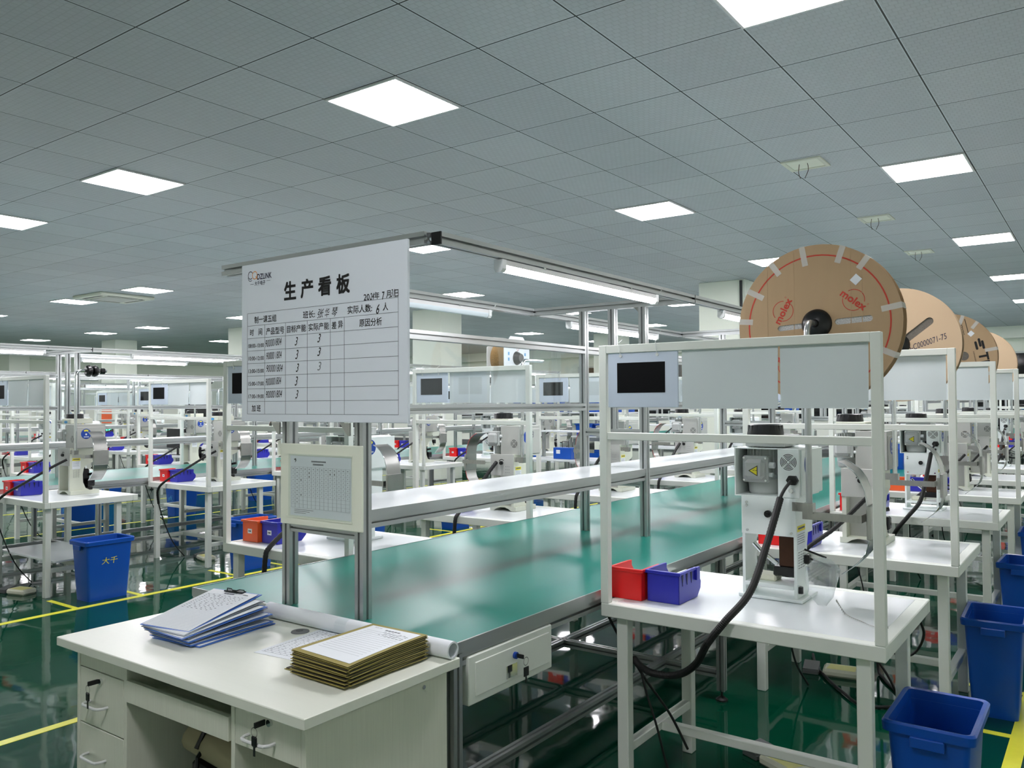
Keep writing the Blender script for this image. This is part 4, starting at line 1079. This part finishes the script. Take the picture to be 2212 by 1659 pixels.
for j, i in ((4, 1), (9, 1), (10, 1), (4, 2), (2, 3), (2, 7)):
    x = gx0 + (gx1 - gx0) * (j + .5) / 14; z = gz1 - (gz1 - gz0) * (i + .5) / 11; gk.box(x - .002, x + .002, -.0022, -.0018, z - .003, z + .003)
gk.prism([(.078, .232), (.088, .235), (.090, .226), (.083, .22), (.086, .227), (.080, .229)], 'y', -.002, -.0012)
nm_ = place('notice_frame', [part('frame_board', nf, 'notice', [part('holding_groove', rg, 'notice')]), part('notice_sheet', pp, 'paper', [part('printed_table', gp, 'ink_pale'), part('printed_text', gt, 'ink_grey'), part('ink_marks', gk, 'ink')]),
                       part('clear_pocket', MB().box(.05, .374, -.004, -.0035, .03, nh - .036), 'clear')],
      (-2.417, 1.905, 1.08), 0, 'cream frame holding a printed skills table, fixed across the two front gantry posts', 'notice')

# ================================================================ DESK (world coordinates folded to a local origin)
DX, DY = -2.766, 1.295
def dk(x0, x1, y0, y1, z0, z1, c=.001): return MB().cbox(x0, x1, y0, y1, z0, z1, c)
dt = dk(0, 1.21, 0, .578, .732, .760, .002)
P = [part('desktop', dt, 'desk_top')]
gm = MB().lathe([(0, 0), (.030, 0), (.029, .0025), (0, .003)], (.606, .488, .7602), 'z', 28)
P.append(part('cable_grommet', gm, 'grey_plastic', [part('cable_hole', MB().cyl((.598, .492, .7625), (.598, .492, .7638), .012, seg=18), 'black')]))
for x in (.066, .345, .876, 1.158): P.append(part('side_panel', dk(x, x + .016, .035 if x in (.066, 1.158) else .036, .56, .03, .732), 'desk'))
P.append(part('back_panel', dk(.36, .88, .47, .485, .25, .732), 'desk'))
P.append(part('cabinet_back', dk(.082, .345, .54, .555, .03, .732), 'desk')); P.append(part('cabinet_back', dk(.892, 1.158, .54, .555, .03, .732), 'desk'))
P.append(part('top_fascia', dk(.082, .345, .037, .052, .675, .732), 'desk'))
def handle(xc, z):
    w2 = .052
    return MB().tube([(xc - w2, .037, z), (xc - w2, .020, z), (xc - w2 + .008, .008, z), (xc - w2 + .018, .004, z), (xc + w2 - .018, .004, z), (xc + w2 - .008, .008, z), (xc + w2, .020, z), (xc + w2, .037, z)], .0045, 8)
def keyset(xc, z):
    k = MB().cbox(xc - .003, xc + .003, -.002, .03, z - .007, z + .007, .001)
    k.cbox(xc - .010, xc + .010, -.004, .000, z - .052, z - .026, .003); k.box(xc - .003, xc + .003, -.003, -.001, z - .075, z - .05); arc_band(k, xc, z - .016, .011, .0125, 0, 2 * PI, -.002)
    return part('key', k, 'black')
def lock(xc, z): return part('lock', MB().cyl((xc, .028, z), (xc, .038, z), .009, seg=16), 'chrome')
P.append(part('drawer', dk(.084, .343, .036, .052, .501, .672), 'desk', [part('handle', handle(.20, .575), 'lamp_white'), lock(.215, .648), keyset(.205, .648)]))
P.append(part('drawer', dk(.084, .343, .036, .052, .315, .497), 'desk', [part('handle', handle(.19, .41), 'lamp_white')]))
P.append(part('drawer', dk(.084, .343, .036, .052, .06, .311), 'desk', [part('handle', handle(.19, .21), 'lamp_white')]))
P.append(part('keyboard_tray', MB().cbox(.365, .872, .030, .046, .618, .682, .001).cbox(.37, .868, .046, .40, .618, .630, .001), 'desk'))
P.append(part('drawer', dk(.894, 1.156, .036, .052, .618, .728), 'desk', [part('handle', handle(1.005, .655), 'lamp_white'), lock(1.04, .704), keyset(1.025, .704)]))
P.append(part('cabinet_shelf', dk(.892, 1.158, .06, .54, .30, .316), 'desk'))
P.append(part('side_bolt', MB().cyl((1.174, .46, .70), (1.176, .46, .70), .006, seg=12), 'chrome'))
place('office_desk', P, (DX, DY, 0), 0, 'pale wood-grain office desk with lockable drawers in the foreground', 'desk')
# black case with a beige roll under the desk
place('computer_case', [part('case', MB().cbox(0, .30, 0, .20, 0, .43, .006), 'seat_black'), part('front_plate', MB().cbox(.004, .17, -.003, .0, .03, .40, .002), 'window_alu')], (-2.27, 1.46, .0), math.radians(-6), 'dark computer case with pale front standing under the office desk', 'computer')
rl = MB().loft([[(x, .07 * math.cos(t), .05 * math.sin(t) + .045) for t in [2 * PI * k / 16 for k in range(16)]] for x in (0, .38)])
st = MB().tube([(.10, -.074, .05), (.10, -.05, .09), (.10, 0, .1), (.115, -.078, .03), (.12, -.085, -.06), (.15, -.085, -.12)], .007, 6)
place('cloth_roll', [part('roll_body', rl, 'bag_cloth'), part('strap', st, 'black')], (-2.30, 1.52, .437), math.radians(-6), 'beige rolled cloth with black strap under the office desk', 'cloth roll')

# ---------------------------------------------------------------- things on the desk
def lines_mesh(x0, x1, y0, y1, n, zf, wd=.0006):
    m_ = MB()
    for i in range(n):
        y = y1 - (y1 - y0) * i / (n - 1); z = zf(y)
        m_.box(x0, x1, y - wd / 2, y + wd / 2, z + .0003, z + .0005)
    return m_
def bowed(x0, x1, y0, y1, za, zb_, t, bow=0.0, n=10):
    """sheet running from y0 (height za) to y1 (height zb_), bowed a little"""
    m_ = MB(); vs = []
    for i in range(n + 1):
        u = i / n; y = y0 + (y1 - y0) * u; z = za + (zb_ - za) * u + bow * math.sin(PI * u)
        vs += [(x0, y, z), (x1, y, z), (x1, y, z + t), (x0, y, z + t)]
    fs = [(0, 1, 2, 3), (4 * n, 4 * n + 3, 4 * n + 2, 4 * n + 1)]
    for i in range(n):
        for k in range(4): fs.append((4 * i + k, 4 * i + (k + 1) % 4, 4 * i + 4 + (k + 1) % 4, 4 * i + 4 + k))
    return m_.add(vs, fs)
NCL = 8
rnd = random.Random(11)
for i in range(NCL):
    za, zb_ = .0005 + .0052 * i, .0005 + .0125 * i
    top = i == NCL - 1
    wd, ln = .222, .312
    col = 'clip_blue' if i in (0, 1, 3, 5, 7) else 'clip_grey'
    p = [part('clip_board', bowed(0, wd, 0, ln, za, zb_, .0022), col), part('paper', bowed(.006, wd - .006, .004, ln - .012, za + .0026, zb_ + .0026, .0016, .0015), 'paper')]
    if top:
        zf = lambda y: za + .0026 + (zb_ - za) * ((y - .004) / (ln - .016)) + .0015 * math.sin(PI * (y - .004) / (ln - .016)) + .0017
        wr = MB(); rr = random.Random(5)
        for k in range(13):
            y = ln - .055 - .0095 * k
            x = .025
            while x < .20 - .004 * k:
                l = rr.uniform(.003, .010); wr.box(x, x + l, y - .0006, y + .0010, zf(y) + .0004, zf(y) + .0008); x += l + rr.uniform(.008, .02)
        [wr.box(.085 + .012 * k, .094 + .012 * k, ln - .041, ln - .034, zf(ln - .036) + .0005, zf(ln - .036) + .0008) for k in range(4)]
        p[1] = part('paper', bowed(.006, wd - .006, .004, ln - .012, za + .0026, zb_ + .0026, .0016, .0015), 'paper', [part('ruled_lines', lines_mesh(.012, wd - .014, .012, ln - .05, 30, zf, .0004), 'rule'), part('handwriting', wr, 'ink_navy')])
    ck = MB().cbox(.07, .155, ln - .028, ln - .004, zb_ + .004, zb_ + .008, .0015)
    ck.tube([(.072, ln - .012, zb_ + .007), (.074, ln - .014, zb_ + .013), (.095, ln - .014, zb_ + .013), (.105, ln - .020, zb_ + .010), (.122, ln - .020, zb_ + .010), (.132, ln - .014, zb_ + .013), (.152, ln - .014, zb_ + .013), (.154, ln - .012, zb_ + .007)], .0018, 6)
    p.append(part('clip', ck, 'seat_black'))
    a = math.radians([4.5, -1, 3.5, -2, 2.4, -3, 1, 10 - 3][i] + 2)
    dx, dy = [(.055, .01), (.035, .012), (.03, .016), (.03, .012), (.018, .004), (.015, .003), (.006, .0), (0, 0)][i]
    place('clipboard', p, (-2.545 + dx, 1.462 + dy - .01, .7605), a, ['%s clipboard with papers, bottom of the stack on the desk', '%s clipboard with papers, second from the bottom of the desk stack', '%s clipboard, third from the bottom of the desk stack', '%s clipboard, fourth from the bottom of the desk stack', '%s clipboard, fourth from the top of the desk stack', '%s clipboard, third from the top of the desk stack', '%s clipboard just under the topmost one on the desk', '%s clipboard with ruled handwritten sheet, topmost of the desk stack'][i] % ('blue' if col == 'clip_blue' else 'grey'), 'clipboard', 'clipboards stacked on the desk')
NF = 13
for i in range(NF):
    top = i == NF - 1
    z = .0004 + .0054 * i
    bow = -.0045 * i / NF
    wd, ln = .222, .315
    cov = MB()
    za = z
    c_ = bowed(0, wd, 0, ln, za, za + .001, .0014, 0, 6)
    # bow sideways: sag in the middle of the near short edge
    def sag(m_):
        m_.v = [(v[0], v[1], v[2] + (-.010 * (i / NF) * (v[0] / wd) * (1 - v[1] / ln) ** 2 if i > 1 else 0)) for v in m_.v]; return m_
    ks = [part('inner_sheets', sag(bowed(.004, wd - .002, .004, ln - .004, za + .0014, za + .0024, .0028, 0, 6)), 'kraft_dark')]
    if top:
        sh = sag(bowed(.018, wd - .012, .018, ln - .016, za + .0052, za + .0062, .0005, 0, 6))
        pr_ = MB(); zz = za + .0070
        for k in range(14): pr_.box(.035, .195, .30 - .045 - .0145 * k, .30 - .0447 - .0145 * k, zz, zz + .0002)
        rr = random.Random(9)
        for k in range(6):
            for j in range(7):
                if rr.random() < .7: pr_.box(.10 + .015 * j, .108 + .015 * j, .262 - .007 * k, .2635 - .007 * k, zz, zz + .0003)
        put_text(pr_, 'DZLiNK', .055, .285, wd=.03, ht=.006, plane='xy', at=zz + .0003); [pr_.box(.09 + .012 * k, .099 + .012 * k, .274, .281, zz, zz + .0003) for k in range(5)]
        ks.append(part('cover_top', sag(bowed(0, wd, 0, ln, za + .0042, za + .0052, .0006, 0, 6)), 'kraft')); ks.append(part('title_sheet', sh, 'paper')); ks.append(part('printed_text', sag(pr_), 'ink_pale'))
    p = [part('cover', sag(c_), 'kraft')] + [(k_) for k_ in ks]
    a = math.radians([6, -2, 1.5, -1, .8, -1.5, 1.2, .2, -1, 1, -.5, .6, 0][i] + .8)
    nm = 'olive card folder with white title sheet, topmost of the folder stack' if top else ('olive card folder at the bottom of the stack, corner sticking out' if i == 0 else 'olive card folder in the desk stack, %s from the bottom' % ORD[i])
    place('file_folder', p, (-1.838 + [-.055, -.006, .004, -.004, .003, -.006, .004, 0, -.004, .003, -.002, .002, 0][i], 1.486 + [.02, 0, .003, -.003, .002, 0, .004, -.002, 0, .003, -.002, .001, 0][i], .7605 + (.0 if i else 0)), a, nm, 'folder', 'olive card folders stacked on the desk')
# loose printed sheet
ls = MB().box(-.105, .105, -.15, .15, 0, .0006)
lp = MB(); rr = random.Random(2)
for k in range(22):
    y = .135 - .0125 * k; lp.box(-.095, .095, y, y + .0003, .0006, .0009)
    x = -.09
    while x < .08:
        l = rr.uniform(.003, .010); lp.box(x, x + l, y + .004, y + .0055, .0006, .0009); x += l + rr.uniform(.008, .03)
place('printed_sheet', [part('sheet', ls, 'paper', [part('printed_text', lp, 'ink_pale')])], (-2.008, 1.715, .7603), math.radians(6), 'loose printed sheet on the desk, half under the olive folders', 'sheet')
# rolled white poster
rp = MB().lathe([(.020, 0), (.0255, 0), (.0255, .84), (.020, .84), (.0195, .42), (.020, 0)], (0, 0, 0), 'x', 32)
place('paper_roll', [part('rolled_sheet', rp, 'paper'), part('clear_tape', MB().lathe([(.0257, .36), (.0259, .36), (.0259, .41), (.0257, .41)], (0, 0, 0), 'x', 32), 'clear')], (-2.40, 1.846, .7866), 0, 'white rolled poster lying along the back edge of the desk', 'paper roll')

# ---------------------------------------------------------------- pedals and power blocks on the floor
def pedal():
    f = MB().cbox(-.095, .095, -.065, .065, 0, .042, .012)
    y = MB().prism([(-.075, -.045), (.07, -.05), (.08, .04), (-.06, .045)], 'z', .0418, .043)
    g = MB().prism([(-.06, 0), (.06, 0), (.06, .05), (-.06, .022)], 'x', -.16 - .045, -.16 + .045)
    g = MB().cbox(-.20, -.115, -.055, .045, 0, .022, .004).prism([(-.055, .022), (.045, .022), (.045, .05), (-.055, .03)], 'x', -.198, -.117)
    return [part('foam_cover', f, 'foam', [part('yellow_patch', y, 'pale_yellow')]), part('foot_plate', g, 'grey_plastic')]
PED = pedal()
peds = [(-1.10, 3.40, -28, 'under the nearest right bench'), (-1.22, 4.74, 10, 'under the second right bench'), (-1.2, 6.4, -10, 'under the third right bench'), (-7.10, 3.05, 15, 'under the bench beside the marked waste bin'), (-7.15, 4.75, -15, 'under the second bench right of the second line'), (-3.2, 4.6, 5, 'under the second bench left of the nearest line'), (-3.3, 3.15, 20, 'under the first bench left of the nearest line'), (-9.3, 4.4, 0, 'under the first bench left of the second line'), (-7.2, 6.3, 0, 'under the third bench right of the second line')]
for x, y, a, nm in peds:
    place('foot_pedal', PED, (x, y, 0), math.radians(a), 'foam-wrapped foot pedal on the floor ' + nm, 'foot pedal', 'foam-wrapped foot pedals')
# floor leads
for i, (pts, nm) in enumerate((([(-1.05, 4.9, .72), (-1.06, 4.92, .4), (-1.07, 4.9, .05), (-1.0, 4.75, .012), (-.85, 4.45, .012), (-1.0, 4.3, .012), (-1.15, 4.45, .012), (-1.35, 4.75, .012), (-1.45, 5.0, .012)], 'black cable looped on the floor under the second right bench'),
                                ([(-.62, 3.46, .70), (-.60, 3.52, .60), (-.66, 3.56, .50), (-.78, 3.5, .52), (-.70, 3.46, .40), (-.66, 3.5, .2), (-.72, 3.55, .02)], 'black cable looping under the right end of the nearest right bench'),
                                ([(-1.55, 2.74, .70), (-1.53, 2.80, .60), (-1.46, 2.86, .45), (-1.40, 2.95, .3), (-1.35, 3.0, .16)], 'thin black cable hanging under the left corner of the nearest right bench'))):
    single('floor_cable' if i == 0 else 'hanging_cable', MB().tube(smooth_path(pts, 8), .008 if i == 0 else .005, 8), 'rubber', (0, 0, 0), 0, nm, 'cable')
# scrap terminal strip trailing over the bench and a clear bag
zs = MB().tube(smooth_path([(.84, .50, .02), (.88, .52, .004), (.93, .50, -.0), (.97, .44, .012), (1.0, .40, .03)], 10), .0012, 5)
pts = smooth_path([(-.80, 3.05, .80), (-.76, 3.02, .762), (-.70, 2.98, .754), (-.645, 2.93, .756), (-.60, 2.90, .77)], 8)
sc = MB().tube(pts, .0012, 5)
for k, p_ in enumerate(pts[::1]): sc.box(p_.x - .0012, p_.x + .0012, p_.y - .001, p_.y + .001, p_.z - .007 if p_.z > .765 else p_.z - .002, p_.z)
single('terminal_strip', sc, 'steel', (0, 0, 0), 0, 'thin scrap terminal strip curling across the nearest right bench', 'terminal strip')
bg = MB(); vs = []; n = 12
for j, (z, r) in enumerate(((.935, .008), (.925, .035), (.90, .055), (.85, .052), (.80, .045), (.760, .014))):
    for i in range(n):
        t = 2 * PI * i / n; rr_ = r * (1 + .22 * math.sin(3 * t + j)); vs.append((-.862 + rr_ * math.cos(t), 3.10 + rr_ * .7 * math.sin(t), z))
for j in range(5):
    for i in range(n): bg.f.append((j * n + i, j * n + (i + 1) % n, (j + 1) * n + (i + 1) % n, (j + 1) * n + i)); bg.mi.append(0)
bg.v = vs
single('plastic_bag', bg, 'bag', (0, 0, 0), 0, 'clear plastic bag hanging at the foot of the nearest white machine', 'bag')

# ================================================================ FURTHER BACK IN THE HALL
for k, (x, y) in enumerate(((BCX, 14.6), (BCX - PITCH, 14.6), (BCX - 2 * PITCH, 14.6))):
    place('assembly_bench', BENCH1, (x, y, 0), 0, 'teal-topped bench near the far windows, %s line' % LINE[k], 'bench', 'long green-topped assembly benches')
    place('light_gantry', GANTRY, (x, y, 0), 0, 'aluminium gantry near the far windows, %s line' % LINE[k], 'gantry', 'aluminium gantries over the benches')
    for side, lx in (('aisle-side', LXR), ('far-side', LXL)):
        for i in range(NSEG - 1):
            place('tube_lamp', TUBE[True], (x + lx, y + PY0 + SEG[i] + .40, zb), 0, 'lit tube lamp near the far windows, %s beam, %s gantry, %s along' % (side, LINE[k], ORD[i]), 'lamp', 'tube lamps under the gantries')
def tote():
    b = MB().loft([rrect(-.17, .17, -.12, .12, .015, 0), rrect(-.19, .19, -.14, .14, .015, .22), rrect(-.186, .186, -.136, .136, .015, .22), rrect(-.166, .166, -.116, .116, .015, .005)])
    r_ = MB().loft([rrect(-.192, .192, -.142, .142, .015, .205), rrect(-.205, .205, -.155, .155, .018, .21), rrect(-.205, .205, -.155, .155, .018, .228), rrect(-.187, .187, -.137, .137, .013, .228), rrect(-.187, .187, -.137, .137, .013, .205)], False, False)
    return [part('tote_body', b, 'blue_bin'), part('tote_rim', r_, 'blue_bin')]
TOTE = tote()
def rack():
    p = []
    for x in (0, 1.2):
        for y in (0, .5): p.append(part('post', MB().profile((x, y, 0), (x, y, 1.75)), 'alu'))
    for z in (.35, .85, 1.3): p.append(part('shelf', MB().cbox(-.02, 1.22, -.02, .52, z, z + .025, .002), 'laminate'))
    for z in (1.72,):
        for y in (0, .5): p.append(part('top_bar', MB().profile((.02, y, z), (1.18, y, z)), 'alu'))
    return p
RACK = rack()
racks = [(-5.3, 13.3), (-8.3, 13.3), (-9.85, 13.3), (-17.5, 13.4)]
for i, (x, y) in enumerate(racks):
    place('storage_rack', RACK, (x, y, 0), 0, 'aluminium storage rack with blue totes beyond the benches, %s along the cross aisle' % ORD[i], 'rack', 'aluminium storage racks')
    for j, (dx, z) in enumerate(((.22, .8755), (.66, .8755), (1.0, 1.3255), (.3, 1.3255), (.5, .3755))):
        place('storage_tote', TOTE, (x + dx, y + .25, z), 0, 'blue tote on the %s rack of the cross aisle, %s shelf, %s' % (ORD[i], ['middle', 'middle', 'top', 'top', 'lowest'][j], ['post side', 'centre', 'far side', 'near side', 'alone'][j]), 'tote', 'blue storage totes')
place('storage_tote', TOTE, (-1.93, 9.45, .7875), 0, 'blue tote standing on the green mat of the nearest bench line', 'tote')
place('storage_tote', TOTE, (-1.93, 10.0, .7875), 0, 'blue tote behind another tote on the nearest green mat', 'tote')
# monitors, stool and power box between the lines
def monitor():
    return [part('screen', MB().cbox(-.25, .25, -.012, .012, .10, .40, .004), 'seat_black'), part('stand', MB().cbox(-.02, .02, .012, .03, .0, .25, .003).cbox(-.10, .10, -.06, .09, 0, .012, .003), 'black')]
MON = monitor()
def side_desk():
    p = [part('tabletop', MB().cbox(0, 1.2, 0, .6, .725, .75, .002), 'laminate')]
    for x in (.03, 1.17):
        for y in (.03, .57): p.append(part('leg', MB().profile((x, y, 0), (x, y, .725)), 'alu'))
    p.append(part('upper_shelf', MB().cbox(0, 1.2, .3, .6, 1.10, 1.12, .002), 'laminate'))
    for x in (.03, 1.17): p.append(part('shelf_post', MB().profile((x, .45, .75), (x, .45, 1.10)), 'alu'))
    return p
SD = side_desk()
for i, (x, y) in enumerate(((-12.05, 6.9), (-12.2, 8.6), (-6.5, 9.2), (-6.95, 12.5))):
    place('inspection_table', SD, (x, y, 0), 0, 'white table with raised shelf on aluminium legs, %s along the middle aisle' % ORD[i], 'table', 'white tables with raised shelves')
place('monitor', MON, (-11.45, 7.1, .7505), 0, 'black monitor on the white table between the second and third lines', 'monitor')
place('monitor', MON, (-11.3, 7.35, 1.1205), math.radians(10), 'black monitor on the raised shelf between the second and third lines', 'monitor')
ps = [part('case', MB().cbox(-.14, .14, -.09, .09, .01, .16, .004), 'blue_bin'), part('carry_handle', MB().tube([(-.05, 0, .16), (-.05, 0, .24), (.05, 0, .24), (.05, 0, .16)], .005, 6), 'black'), part('meter', MB().cbox(-.09, -.03, -.094, -.088, .08, .13, .001), 'paper')]
place('power_supply', ps, (-5.95, 9.4, .7415), 0, 'small blue instrument box with black carry handle on a far table', 'instrument')
sto = [part('seat', MB().lathe([(0, 0), (.15, 0), (.16, .02), (.15, .045), (0, .05)], (0, 0, .60), 'z', 28), 'black'), part('column', MB().cyl((0, 0, .06), (0, 0, .60), .022, seg=12), 'chrome')]
for k in range(5):
    a = 2 * PI * k / 5; sto.append(part('base_leg', MB().tube([(0, 0, .08), (.26 * math.cos(a), .26 * math.sin(a), .02)], .016, 8), 'chrome'))
for i, (x, y) in enumerate(((-10.75, 6.6), (-4.6, 7.6), (-4.7, 10.2))):
    place('stool', sto, (x, y, 0), 0, 'round black stool on chrome legs, %s from the second gantry' % ORD[i], 'stool', 'round black stools')
ex = MB().cbox(-.2, .2, 0, .03, 0, .16, .003)
place('exit_sign', [part('sign_case', ex, 'dark'), part('sign_figure', MB().box(-.15, -.05, -.002, 0, .05, .07).box(-.11, -.09, -.002, 0, .03, .12).box(.0, .07, -.002, 0, .04, .12).box(.10, .15, -.002, 0, .06, .10), 'green_sign')], (-22.9, 12.11, .75), 0, 'small green lit sign low on the far column', 'sign')
po = MB().box(0, .55, -.003, 0, 0, .8)
place('wall_poster', [part('sheet', po, 'orange_box'), part('white_heading', MB().box(.05, .5, -.006, -.003, .52, .70), 'paper')], (-23.35, 12.14, 1.0), 0, 'orange poster on the far column', 'poster')
